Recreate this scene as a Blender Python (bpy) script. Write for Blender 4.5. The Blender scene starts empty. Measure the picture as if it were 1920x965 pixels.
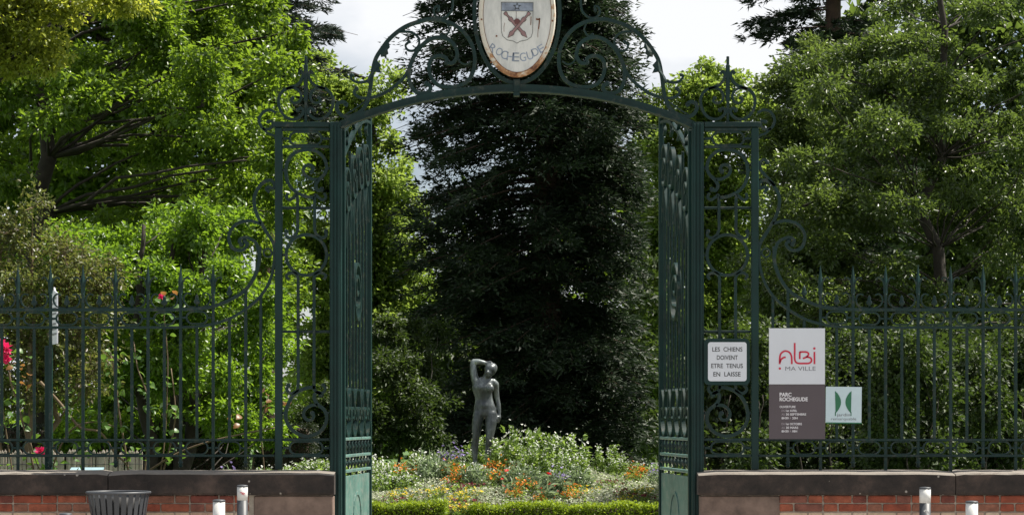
import bpy, math, random
import numpy as np
from mathutils import Vector, Matrix

# ------------------------------------------------------------------ camera, sky, sun, exposure
SC = bpy.context.scene
COL = SC.collection
random.seed(7)
RNG = np.random.default_rng(7)
FPX, CX, HOR, EYE = 4000.0, 960.0, 785.0, 1.6

cam_d = bpy.data.cameras.new('camera')
cam = bpy.data.objects.new('camera', cam_d)
COL.objects.link(cam)
cam.location = (0, 0, EYE)
cam.rotation_euler = (math.radians(90), 0, 0)
cam_d.sensor_width = 36.0
cam_d.lens = FPX / 1920 * 36
cam_d.shift_y = (HOR - 482.5) / 1920
cam_d.clip_end = 5000
SC.camera = cam

SUN_AZ, SUN_EL = math.radians(83), math.radians(58)
world = bpy.data.worlds.new('World')
SC.world = world
world.use_nodes = True
wn, wl = world.node_tree.nodes, world.node_tree.links
wn.clear()
wo = wn.new('ShaderNodeOutputWorld')
bg = wn.new('ShaderNodeBackground')
sky = wn.new('ShaderNodeTexSky')
sky.sky_type = 'NISHITA'
sky.sun_disc = False
sky.sun_elevation = SUN_EL
sky.sun_rotation = SUN_AZ
sky.dust_density = 1.5
tc = wn.new('ShaderNodeTexCoord')
mp = wn.new('ShaderNodeMapping')
mp.inputs['Scale'].default_value = (1, 1, 2.2)
nz = wn.new('ShaderNodeTexNoise')
nz.inputs['Scale'].default_value = 3.2
nz.inputs['Detail'].default_value = 7
nz.inputs['Roughness'].default_value = 0.55
rp = wn.new('ShaderNodeValToRGB')
rp.color_ramp.elements[0].position = 0.36
rp.color_ramp.elements[1].position = 0.60
mx = wn.new('ShaderNodeMix')
mx.data_type = 'RGBA'
mx.inputs[7].default_value = (9.2, 9.35, 9.6, 1)
wl.new(tc.outputs['Generated'], mp.inputs['Vector'])
wl.new(mp.outputs[0], nz.inputs['Vector'])
wl.new(nz.outputs['Fac'], rp.inputs[0])
wl.new(rp.outputs[0], mx.inputs[0])
wl.new(sky.outputs[0], mx.inputs[6])
wl.new(mx.outputs[2], bg.inputs['Color'])
bg.inputs['Strength'].default_value = 0.054
wl.new(bg.outputs[0], wo.inputs['Surface'])

sun_d = bpy.data.lights.new('sun', 'SUN')
sun_d.energy = 5.0
sun_d.angle = math.radians(0.55)
sun_d.color = (1.0, 0.94, 0.84)
sun = bpy.data.objects.new('sun', sun_d)
COL.objects.link(sun)
to_sun = Vector((math.sin(SUN_AZ) * math.cos(SUN_EL), math.cos(SUN_AZ) * math.cos(SUN_EL), math.sin(SUN_EL)))
sun.rotation_euler = to_sun.to_track_quat('Z', 'Y').to_euler()
sun.location = (20, 20, 40)

SC.view_settings.view_transform = 'Standard'
SC.view_settings.look = 'None'
SC.view_settings.exposure = 0.98
SC.view_settings.gamma = 1
SC.view_settings.use_curve_mapping = False
SC.render.engine = 'CYCLES'
SC.cycles.max_bounces = 8
SC.cycles.diffuse_bounces = 5
SC.cycles.glossy_bounces = 2
SC.cycles.transmission_bounces = 6
SC.cycles.transparent_max_bounces = 4
SC.cycles.use_denoising = True

# ------------------------------------------------------------------ helpers
def P(u, v, Y=20.0):
    return np.array(((u - CX) * Y / FPX, Y, EYE - (v - HOR) * Y / FPX))

def tag(o, label=None, cat=None, group=None, kind=None):
    if label: o['label'] = label
    if cat: o['category'] = cat
    if group: o['group'] = group
    if kind: o['kind'] = kind
    return o

def link(name, me, parent=None, mat=None):
    o = bpy.data.objects.new(name, me)
    COL.objects.link(o)
    if parent is not None:
        o.parent = parent
        o.matrix_parent_inverse = parent.matrix_basis.inverted()
    if mat is not None and me is not None:
        me.materials.clear()
        me.materials.append(mat)
    return o

def thing(name, label, cat, loc=(0, 0, 0), group=None):
    o = bpy.data.objects.new(name, None)
    COL.objects.link(o)
    o.empty_display_size = 0.2
    o.location = [float(c) for c in loc]
    return tag(o, label, cat, group)

def np_mesh(name, V, F, smooth=False):
    """V (n,3) array, F (m,k) array of equal-size faces."""
    me = bpy.data.meshes.new(name)
    V = np.asarray(V, dtype=np.float32); F = np.asarray(F, dtype=np.int32)
    k = F.shape[1]
    me.vertices.add(len(V)); me.vertices.foreach_set('co', V.ravel())
    me.loops.add(F.size); me.loops.foreach_set('vertex_index', F.ravel())
    me.polygons.add(len(F))
    me.polygons.foreach_set('loop_start', np.arange(0, F.size, k, dtype=np.int32))
    if smooth:
        me.polygons.foreach_set('use_smooth', np.ones(len(F), dtype=bool))
    me.update(calc_edges=True)
    return me

class MB:
    def __init__(self): self.v, self.f = [], []
    def add(self, verts, faces):
        b = len(self.v)
        self.v += [tuple(float(c) for c in p) for p in verts]
        self.f += [tuple(i + b for i in f) for f in faces]
        return self
    def box(self, lo, hi):
        (x0, y0, z0), (x1, y1, z1) = lo, hi
        return self.add([(x0,y0,z0),(x1,y0,z0),(x1,y1,z0),(x0,y1,z0),(x0,y0,z1),(x1,y0,z1),(x1,y1,z1),(x0,y1,z1)],
                        [(0,3,2,1),(4,5,6,7),(0,1,5,4),(1,2,6,5),(2,3,7,6),(3,0,4,7)])
    def cbox(self, lo, hi, c=0.01):
        """box with chamfered vertical and top edges (a ring of eight corners)"""
        (x0, y0, z0), (x1, y1, z1) = lo, hi
        def ring(d, z, e):
            return [(x0+e+d,y0+e,z),(x1-e-d,y0+e,z),(x1-e,y0+e+d,z),(x1-e,y1-e-d,z),(x1-e-d,y1-e,z),(x0+e+d,y1-e,z),(x0+e,y1-e-d,z),(x0+e,y0+e+d,z)]
        rs = [ring(c, z0, c), ring(c, z0 + c, 0), ring(c, z1 - c, 0), ring(c, z1, c)]
        v = sum(rs, [])
        f = []
        for k in range(3):
            for i in range(8):
                j = (i + 1) % 8
                f.append((k*8+i, k*8+j, k*8+8+j, k*8+8+i))
        f += [tuple(range(7, -1, -1)), tuple(range(24, 32))]
        return self.add(v, f)
    def prism(self, poly, y0, y1):
        """poly of (x,z), extruded along y"""
        n = len(poly)
        v = [(x, y0, z) for x, z in poly] + [(x, y1, z) for x, z in poly]
        f = [tuple(range(n)), tuple(range(2*n-1, n-1, -1))]
        for i in range(n):
            j = (i + 1) % n
            f.append((i, i + n, j + n, j))
        return self.add(v, f)
    def lathe(self, c, prof, n=10):
        cx, cy, cz = c
        m = len(prof); v = []
        for r, z in prof:
            for i in range(n):
                a = 2 * math.pi * i / n
                v.append((cx + r * math.cos(a), cy + r * math.sin(a), cz + z))
        f = []
        for k in range(m - 1):
            for i in range(n):
                j = (i + 1) % n
                f.append((k*n+i, k*n+j, k*n+n+j, k*n+n+i))
        f += [tuple(range(n-1, -1, -1)), tuple(range((m-1)*n, m*n))]
        return self.add(v, f)
    def tube(self, pts, radii, n=6):
        pts = [np.array(p, float) for p in pts]
        m = len(pts); v = []
        for k in range(m):
            t = pts[min(k+1, m-1)] - pts[max(k-1, 0)]
            t /= max(1e-9, np.linalg.norm(t))
            a = np.cross(t, (0, 1, 0.13)); a /= max(1e-9, np.linalg.norm(a))
            b = np.cross(t, a)
            r = radii[k] if hasattr(radii, '__len__') else radii
            for i in range(n):
                an = 2 * math.pi * i / n
                v.append(pts[k] + r * (math.cos(an) * a + math.sin(an) * b))
        f = []
        for k in range(m - 1):
            for i in range(n):
                j = (i + 1) % n
                f.append((k*n+i, k*n+j, k*n+n+j, k*n+n+i))
        f += [tuple(range(n-1, -1, -1)), tuple(range((m-1)*n, m*n))]
        return self.add(v, f)
    def ribbon(self, pts, w, t, closed=False):
        """flat bar swept in the x-z plane: w across in plane, t in depth (y)"""
        pts = [np.array(p, float) for p in pts]
        m = len(pts); v = []
        for k in range(m):
            if closed: d = pts[(k+1) % m] - pts[k-1]
            else: d = pts[min(k+1, m-1)] - pts[max(k-1, 0)]
            d[1] = 0; d /= max(1e-9, np.linalg.norm(d))
            nrm = np.array((-d[2], 0, d[0]))
            ww = (w[k] if hasattr(w, '__len__') else w) / 2
            dy = np.array((0, t / 2, 0))
            v += [pts[k]+nrm*ww-dy, pts[k]+nrm*ww+dy, pts[k]-nrm*ww+dy, pts[k]-nrm*ww-dy]
        f = []
        for k in range(m if closed else m - 1):
            a, b = 4*k, 4*((k+1) % m)
            for i in range(4):
                j = (i + 1) % 4
                f.append((a+i, a+j, b+j, b+i))
        if not closed:
            f += [(3,2,1,0), (4*m-4, 4*m-3, 4*m-2, 4*m-1)]
        return self.add(v, f)
    def ball(self, c, rx, ry=None, rz=None, nu=10, nv=7):
        ry = rx if ry is None else ry; rz = rx if rz is None else rz
        v = [(c[0], c[1], c[2]-rz)]
        for k in range(1, nv):
            ph = -math.pi/2 + math.pi*k/nv
            for i in range(nu):
                a = 2*math.pi*i/nu
                v.append((c[0]+rx*math.cos(ph)*math.cos(a), c[1]+ry*math.cos(ph)*math.sin(a), c[2]+rz*math.sin(ph)))
        v.append((c[0], c[1], c[2]+rz))
        f = []
        for i in range(nu):
            f.append((0, 1+(i+1) % nu, 1+i))
        for k in range(nv-2):
            for i in range(nu):
                j = (i+1) % nu
                f.append((1+k*nu+i, 1+k*nu+j, 1+(k+1)*nu+j, 1+(k+1)*nu+i))
        L = len(v)-1; b = 1+(nv-2)*nu
        for i in range(nu):
            f.append((b+i, b+(i+1) % nu, L))
        return self.add(v, f)
    def mesh(self, name, smooth=False):
        me = bpy.data.meshes.new(name)
        me.from_pydata(self.v, [], self.f)
        if smooth:
            for p in me.polygons: p.use_smooth = True
        me.update()
        return me
    def build(self, name, mat, parent=None, smooth=False):
        return link(name, self.mesh(name, smooth), parent, mat)

def crom(pts, sub=6, closed=False):
    pts = [np.array(p, float) for p in pts]
    n = len(pts); out = []
    for i in range(n if closed else n - 1):
        p1, p2 = pts[i], pts[(i+1) % n]
        p0 = pts[i-1] if (closed or i > 0) else 2*p1-p2
        p3 = pts[(i+2) % n] if (closed or i < n-2) else 2*p2-p1
        for k in range(sub):
            t = k / sub
            out.append(0.5*((2*p1)+(-p0+p2)*t+(2*p0-5*p1+4*p2-p3)*t*t+(-p0+3*p1-3*p2+p3)*t**3))
    if not closed: out.append(pts[-1])
    return out

# ------------------------------------------------------------------ materials
def new_mat(name):
    m = bpy.data.materials.new(name)
    m.use_nodes = True
    nt = m.node_tree
    nt.nodes.clear()
    out = nt.nodes.new('ShaderNodeOutputMaterial')
    b = nt.nodes.new('ShaderNodeBsdfPrincipled')
    nt.links.new(b.outputs[0], out.inputs[0])
    return m, nt, b, out

def ramp(nt, stops):
    r = nt.nodes.new('ShaderNodeValToRGB')
    e = r.color_ramp.elements
    while len(e) < len(stops): e.new(0.5)
    for k, (p, c) in enumerate(stops):
        e[k].position = p
        e[k].color = tuple(c) + (1,) if len(c) == 3 else c
    return r

def noise(nt, scale, detail=4, rough=0.6, coord='Object', stretch=None):
    t = nt.nodes.new('ShaderNodeTexCoord')
    n = nt.nodes.new('ShaderNodeTexNoise')
    n.inputs['Scale'].default_value = scale
    n.inputs['Detail'].default_value = detail
    n.inputs['Roughness'].default_value = rough
    if coord == 'World':
        g = nt.nodes.new('ShaderNodeNewGeometry'); src = g.outputs['Position']
    else:
        src = t.outputs[coord]
    if stretch:
        mpn = nt.nodes.new('ShaderNodeMapping'); mpn.inputs['Scale'].default_value = stretch
        nt.links.new(src, mpn.inputs[0]); src = mpn.outputs[0]
    nt.links.new(src, n.inputs['Vector'])
    return n

def mixc(nt, fac, a, b, mode='MIX'):
    m = nt.nodes.new('ShaderNodeMix'); m.data_type = 'RGBA'; m.blend_type = mode
    for s, val in ((0, fac), (6, a), (7, b)):
        if hasattr(val, 'is_linked') or hasattr(val, 'links'): nt.links.new(val, m.inputs[s])
        elif s == 0: m.inputs[0].default_value = val
        else: m.inputs[s].default_value = tuple(val) + (1,) if len(val) == 3 else val
    return m.outputs[2]

def plain(name, col, rough=0.6, var=0.15, scale=8, metal=0.0, bump=0.0, coord='World', bscale=60):
    m, nt, b, out = new_mat(name)
    n = noise(nt, scale, 5, 0.65, coord)
    r = ramp(nt, [(0.3, [c*(1-var) for c in col]), (0.7, [min(1, c*(1+var)) for c in col])])
    nt.links.new(n.outputs['Fac'], r.inputs[0])
    nt.links.new(r.outputs[0], b.inputs['Base Color'])
    b.inputs['Roughness'].default_value = rough
    b.inputs['Metallic'].default_value = metal
    if bump:
        n2 = noise(nt, bscale, 4, 0.6, coord)
        bp = nt.nodes.new('ShaderNodeBump'); bp.inputs['Strength'].default_value = bump
        bp.inputs['Distance'].default_value = 0.01
        nt.links.new(n2.outputs['Fac'], bp.inputs['Height'])
        nt.links.new(bp.outputs[0], b.inputs['Normal'])
    return m

def iron_mat(name, col, wear, amount=0.55):
    m, nt, b, out = new_mat(name)
    n1 = noise(nt, 2.2, 6, 0.7, 'World')
    r1 = ramp(nt, [(0.35, [c*0.75 for c in col]), (0.65, [c*1.25 for c in col])])
    nt.links.new(n1.outputs['Fac'], r1.inputs[0])
    n2 = noise(nt, 14, 8, 0.75, 'World')
    r2 = ramp(nt, [(amount, (0,0,0)), (amount+0.16, (0.75,0.75,0.75))])
    nt.links.new(n2.outputs['Fac'], r2.inputs[0])
    n3 = noise(nt, 6, 6, 0.7, 'World')
    r3 = ramp(nt, [(0.70, (0,0,0)), (0.76, (0.8,0.8,0.8))])
    nt.links.new(n3.outputs['Fac'], r3.inputs[0])
    c1 = mixc(nt, r2.outputs[0], r1.outputs[0], wear)
    c2 = mixc(nt, r3.outputs[0], c1, (0.10, 0.035, 0.015))
    nt.links.new(c2, b.inputs['Base Color'])
    b.inputs['Roughness'].default_value = 0.45
    b.inputs['Specular IOR Level'].default_value = 0.28
    bp = nt.nodes.new('ShaderNodeBump'); bp.inputs['Strength'].default_value = 0.25
    bp.inputs['Distance'].default_value = 0.004
    nt.links.new(n2.outputs['Fac'], bp.inputs['Height'])
    nt.links.new(bp.outputs[0], b.inputs['Normal'])
    return m

def leaf_mat(name, dark, light, trans, tfac=0.4, rough=0.42, nscale=0.9):
    m, nt, b, out = new_mat(name)
    g = nt.nodes.new('ShaderNodeNewGeometry')
    n = noise(nt, nscale, 3, 0.6, 'World')
    add = nt.nodes.new('ShaderNodeMath'); add.operation = 'MULTIPLY_ADD'
    add.inputs[1].default_value = 0.55
    nt.links.new(g.outputs['Random Per Island'], add.inputs[0])
    sc = nt.nodes.new('ShaderNodeMath'); sc.operation = 'MULTIPLY_ADD'
    sc.inputs[1].default_value = 0.9; sc.inputs[2].default_value = -0.22
    nt.links.new(n.outputs['Fac'], sc.inputs[0])
    nt.links.new(sc.outputs[0], add.inputs[2])
    r = ramp(nt, [(0.15, dark), (0.85, light)])
    nt.links.new(add.outputs[0], r.inputs[0])
    nt.links.new(r.outputs[0], b.inputs['Base Color'])
    b.inputs['Roughness'].default_value = rough
    tr = nt.nodes.new('ShaderNodeBsdfTranslucent')
    tcx = mixc(nt, 0.6, r.outputs[0], trans)
    nt.links.new(tcx, tr.inputs['Color'])
    ms = nt.nodes.new('ShaderNodeMixShader'); ms.inputs[0].default_value = tfac
    nt.links.new(b.outputs[0], ms.inputs[1]); nt.links.new(tr.outputs[0], ms.inputs[2])
    nt.links.new(ms.outputs[0], out.inputs[0])
    return m

M = {}
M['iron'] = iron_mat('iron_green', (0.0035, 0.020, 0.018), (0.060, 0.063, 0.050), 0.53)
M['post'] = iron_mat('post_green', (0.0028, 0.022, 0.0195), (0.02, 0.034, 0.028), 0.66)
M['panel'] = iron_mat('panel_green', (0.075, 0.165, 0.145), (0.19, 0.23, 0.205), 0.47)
M['bark'] = plain('bark', (0.030, 0.024, 0.018), 0.9, 0.4, 6, bump=0.6, bscale=18)
M['bark_red'] = plain('bark_red', (0.06, 0.035, 0.025), 0.9, 0.4, 6, bump=0.6, bscale=14)
M['twig'] = plain('twig', (0.12, 0.085, 0.045), 0.8, 0.3, 8)
M['mortar'] = plain('mortar', (0.30, 0.26, 0.21), 0.95, 0.25, 20, bump=0.5)
M['print_dark'] = plain('print_dark', (0.02, 0.02, 0.022), 0.5, 0.1)
M['white_sign'] = plain('white_sign', (0.58, 0.60, 0.65), 0.35, 0.03, 4)
M['grey_print'] = plain('grey_print', (0.16, 0.16, 0.18), 0.4, 0.05)
M['mauve'] = plain('mauve', (0.075, 0.057, 0.066), 0.4, 0.06, 3)
M['red_print'] = plain('red_print', (0.50, 0.012, 0.045), 0.4, 0.04)
M['pale_print'] = plain('pale_print', (0.66, 0.64, 0.67), 0.4, 0.04)
M['dim_print'] = plain('dim_print', (0.34, 0.30, 0.33), 0.4, 0.04)
M['sign_green'] = plain('sign_green', (0.015, 0.13, 0.06), 0.4, 0.06)
M['aqua'] = plain('aqua', (0.47, 0.58, 0.62), 0.4, 0.05)

# ------------------------------------------------------------------ setting: ground
def sheet(name, x0, x1, y0, y1, z, mat, nx=1, ny=1, bump=0.0):
    xs = np.linspace(x0, x1, nx+1); ys = np.linspace(y0, y1, ny+1)
    X, Y = np.meshgrid(xs, ys)
    Z = np.full_like(X, z)
    if bump: Z = Z + bump*(np.sin(X*0.31+1.2)*np.cos(Y*0.23) + RNG.normal(0, .15, X.shape))
    V = np.stack([X.ravel(), Y.ravel(), Z.ravel()], 1)
    i = np.arange(ny)[:, None]*(nx+1)+np.arange(nx)[None, :]
    i = i.ravel()
    F = np.stack([i, i+1, i+nx+2, i+nx+1], 1)
    o = link(name, np_mesh(name, V, F), None, mat)
    return tag(o, kind='structure')

M['grass'] = plain('grass', (0.055, 0.11, 0.022), 0.9, 0.4, 3, bump=0.6, bscale=50)
M['gravel'] = plain('gravel', (0.36, 0.31, 0.25), 0.95, 0.2, 30, bump=0.6, bscale=90)
M['paving'] = plain('paving', (0.30, 0.28, 0.26), 0.85, 0.18, 5, bump=0.3, bscale=70)
M['soil'] = plain('soil', (0.05, 0.036, 0.024), 0.95, 0.35, 9, bump=0.7, bscale=40)
sheet('lawn', -1500, 1500, -400, 2500, 0.0, M['grass'])
sheet('pavement', -40, 40, 3, 19.72, 0.008, M['paving'])
sheet('garden_path', -1.5, 1.6, 19.72, 27.6, 0.012, M['gravel'])

# ------------------------------------------------------------------ garden walls
def coping_mat():
    m, nt, b, out = new_mat('coping_stone')
    n1 = noise(nt, 3, 7, 0.7, 'World')
    r1 = ramp(nt, [(0.32, (0.010, 0.008, 0.007)), (0.5, (0.030, 0.022, 0.018)), (0.72, (0.085, 0.058, 0.046))])
    nt.links.new(n1.outputs['Fac'], r1.inputs[0])
    v = nt.nodes.new('ShaderNodeTexVoronoi'); v.inputs['Scale'].default_value = 9
    g = nt.nodes.new('ShaderNodeNewGeometry'); nt.links.new(g.outputs['Position'], v.inputs['Vector'])
    n2 = noise(nt, 2.0, 4, 0.7, 'World')
    mul = nt.nodes.new('ShaderNodeMath'); mul.operation = 'MULTIPLY_ADD'
    mul.inputs[1].default_value = -0.75; mul.inputs[2].default_value = 0.50
    nt.links.new(n2.outputs['Fac'], mul.inputs[0])
    ad = nt.nodes.new('ShaderNodeMath'); ad.operation = 'ADD'
    nt.links.new(v.outputs['Distance'], ad.inputs[0]); nt.links.new(mul.outputs[0], ad.inputs[1])
    r2 = ramp(nt, [(0.15, (0.85,)*3), (0.2, (0,)*3)])
    nt.links.new(ad.outputs[0], r2.inputs[0])
    c = mixc(nt, r2.outputs[0], r1.outputs[0], (0.34, 0.31, 0.27))
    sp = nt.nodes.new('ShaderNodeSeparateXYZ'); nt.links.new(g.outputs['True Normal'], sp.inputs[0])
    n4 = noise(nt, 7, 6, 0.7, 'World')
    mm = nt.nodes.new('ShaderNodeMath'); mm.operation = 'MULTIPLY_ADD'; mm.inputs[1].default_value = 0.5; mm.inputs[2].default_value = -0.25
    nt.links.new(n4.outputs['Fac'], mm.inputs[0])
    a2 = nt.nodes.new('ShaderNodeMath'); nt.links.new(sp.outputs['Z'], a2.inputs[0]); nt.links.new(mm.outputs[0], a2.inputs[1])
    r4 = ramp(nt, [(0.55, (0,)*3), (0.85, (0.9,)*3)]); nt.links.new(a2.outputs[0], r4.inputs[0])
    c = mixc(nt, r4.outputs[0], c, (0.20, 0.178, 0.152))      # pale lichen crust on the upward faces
    nt.links.new(c, b.inputs['Base Color'])
    b.inputs['Roughness'].default_value = 0.9
    n3 = noise(nt, 45, 5, 0.7, 'World')
    bp = nt.nodes.new('ShaderNodeBump'); bp.inputs['Strength'].default_value = 0.6; bp.inputs['Distance'].default_value = 0.01
    nt.links.new(n3.outputs['Fac'], bp.inputs['Height']); nt.links.new(bp.outputs[0], b.inputs['Normal'])
    return m
M['coping'] = coping_mat()
M['sandstone'] = plain('sandstone', (0.155, 0.108, 0.085), 0.9, 0.5, 4, bump=0.5, bscale=50)
BR = [plain('brick_red_%d' % i, c, 0.9, 0.45, 9, bump=0.8, bscale=60) for i, c in enumerate(
    [(0.22, 0.052, 0.026), (0.25, 0.07, 0.036), (0.15, 0.042, 0.028), (0.21, 0.085, 0.052), (0.17, 0.062, 0.042)])]
PALE = [plain('brick_pale_%d' % i, c, 0.9, 0.2, 14, bump=0.6, bscale=60) for i, c in enumerate(
    [(0.46, 0.35, 0.24), (0.50, 0.40, 0.29), (0.40, 0.27, 0.19)])]

WF = 19.78          # front face of the walls
ZC0, ZC1 = P(0, 927, WF)[2], P(0, 885, WF)[2]     # underside and front lip of coping

def make_wall(side):
    m = (lambda u: u) if side < 0 else (lambda u: 1938 - u)
    X = lambda u: P(m(u), 0, WF)[0]
    w = thing('garden_wall', 'low red brick wall with dark stone coping under the fence that carries ' +
              ('no signs, behind the slatted bin' if side < 0 else 'the white and mauve park sign'), 'wall', (X(300), 20, 0))
    def bx(mb, ua, ub, y0, y1, z0, z1, c=None):
        a, b = sorted((X(ua), X(ub)))
        (mb.cbox((a, y0, z0), (b, y1, z1), c) if c else mb.box((a, y0, z0), (b, y1, z1)))
        return mb
    bx(MB(), -260, 622, WF+0.012, 20.22, 0, ZC0-0.002).build('mortar_core', M['mortar'], w)
    bx(MB(), 476, 625, WF-0.006, 20.226, P(0, 1010, WF)[2], ZC0-0.006, 0.012).build('quoin_stone', M['sandstone'], w)
    bx(MB(), 440, 625, WF-0.005, 20.225, 0.005, P(0, 1012, WF)[2], 0.012).build('quoin_stone', M['sandstone'], w)
    # coping stones with a weathered, sloping top
    for ua, ub in ((-260, -70), (-69, 203), (204.5, 626.5)) if side < 0 else ((-260, -50), (-49, 146.5), (148, 629)):
        a, b = sorted((X(ua), X(ub)))
        prof = [(WF-0.03, ZC0), (WF-0.045, ZC0+0.02), (WF-0.045, ZC1-0.018), (WF-0.025, ZC1-0.006), (19.95, ZC1+0.016), (20.12, ZC1+0.016), (20.27, ZC1-0.01), (20.27, ZC0)]
        n = len(prof); segs = 14; v = []
        for k in range(segs+1):
            x = a+(b-a)*k/segs
            inset = 0.012 if k in (0, segs) else 0
            for (y, z) in prof:
                v.append((x, y+random.uniform(-.004, .004)+(inset if y < 20 else -inset), z+random.uniform(-.003, .003)-(inset if z > ZC0+.1 else 0)))
        f = [tuple(range(n)), tuple(range(segs*n+n-1, segs*n-1, -1))]
        for k in range(segs):
            for i in range(n):
                j = (i+1) % n
                f.append((k*n+i, k*n+n+i, k*n+n+j, k*n+j))
        MB().add(v, f).build('coping_stone', M['coping'], w)
    # bricks, Flemish bond
    protos = {}
    for long in (0, 1):
        for k in range(3):
            L = (0.258 if long else 0.128)
            mb = MB().cbox((0, 0, 0), (L, 0.09, 0.067), 0.006)
            mb.v = [(x+random.uniform(-.003, .003), y+random.uniform(-.003, .003), z+random.uniform(-.002, .002)) for x, y, z in mb.v]
            protos[(long, k)] = mb.mesh('brick')
    row = 0; z = ZC0-0.073
    x_end = X(478); x_far = X(-225)
    lo, hi = min(x_end, x_far), max(x_end, x_far)
    while z > 0.02:
        x = lo+0.008; k = row % 2
        while x < hi-0.05:
            L = 0.258 if k % 2 == 0 else 0.128
            if x+L > hi-0.006: L = 0.128
            if x+L > hi+0.02: break
            me = protos[(1 if L > 0.2 else 0, random.randrange(3))].copy()
            pool = PALE if row in (2, 6) else BR
            o = link('brick', me, w, random.choice(pool))
            o.matrix_parent_inverse = w.matrix_basis.inverted()
            o.location = (x, WF+random.uniform(-.006, .003), z)
            x += L+0.012; k += 1
        z -= 0.0785; row += 1
    return w
bpy.context.view_layer.update()

# ------------------------------------------------------------------ ironwork
def mirror_fn(side): return (lambda u: u) if side < 0 else (lambda u: 1938.0-u)

def pxcurve(pts, m, Y=20.0, sub=6, closed=False):
    return crom([P(m(u), v, Y) for u, v in pts], sub, closed)

def scroll(parent, pts, m, w=0.030, t=0.035, name='scroll', Y=20.0, mat='iron', closed=False, bulb=True, sub=6):
    c = pxcurve(pts, m, Y, sub, closed)
    n = len(c)
    ws = [w]*n
    mb = MB().ribbon(c, ws, t, closed)
    if bulb and not closed:
        mb.ball(c[-1], w*0.85, t*0.55, w*0.85, 8, 6)
    return mb.build(name, M[mat], parent)

def zo(ox, oy, s): return lambda *pts: [(ox+x/s, oy+y/s) for x, y in pts]

def circ(cu, cv, r, n=20, rv=None):
    rv = rv or r
    return [(cu+r*math.cos(2*math.pi*i/n), cv+rv*math.sin(2*math.pi*i/n)) for i in range(n)]

def barbox(parent, ua, ub, va, vb, m, t=0.05, Y=20.0, name='bar', mat='iron', c=0.004):
    a, b = P(m(ua), va, Y), P(m(ub), vb, Y)
    lo = (min(a[0], b[0]), Y-t/2, min(a[2], b[2])); hi = (max(a[0], b[0]), Y+t/2, max(a[2], b[2]))
    return MB().cbox(lo, hi, c).build(name, M[mat], parent)

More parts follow.
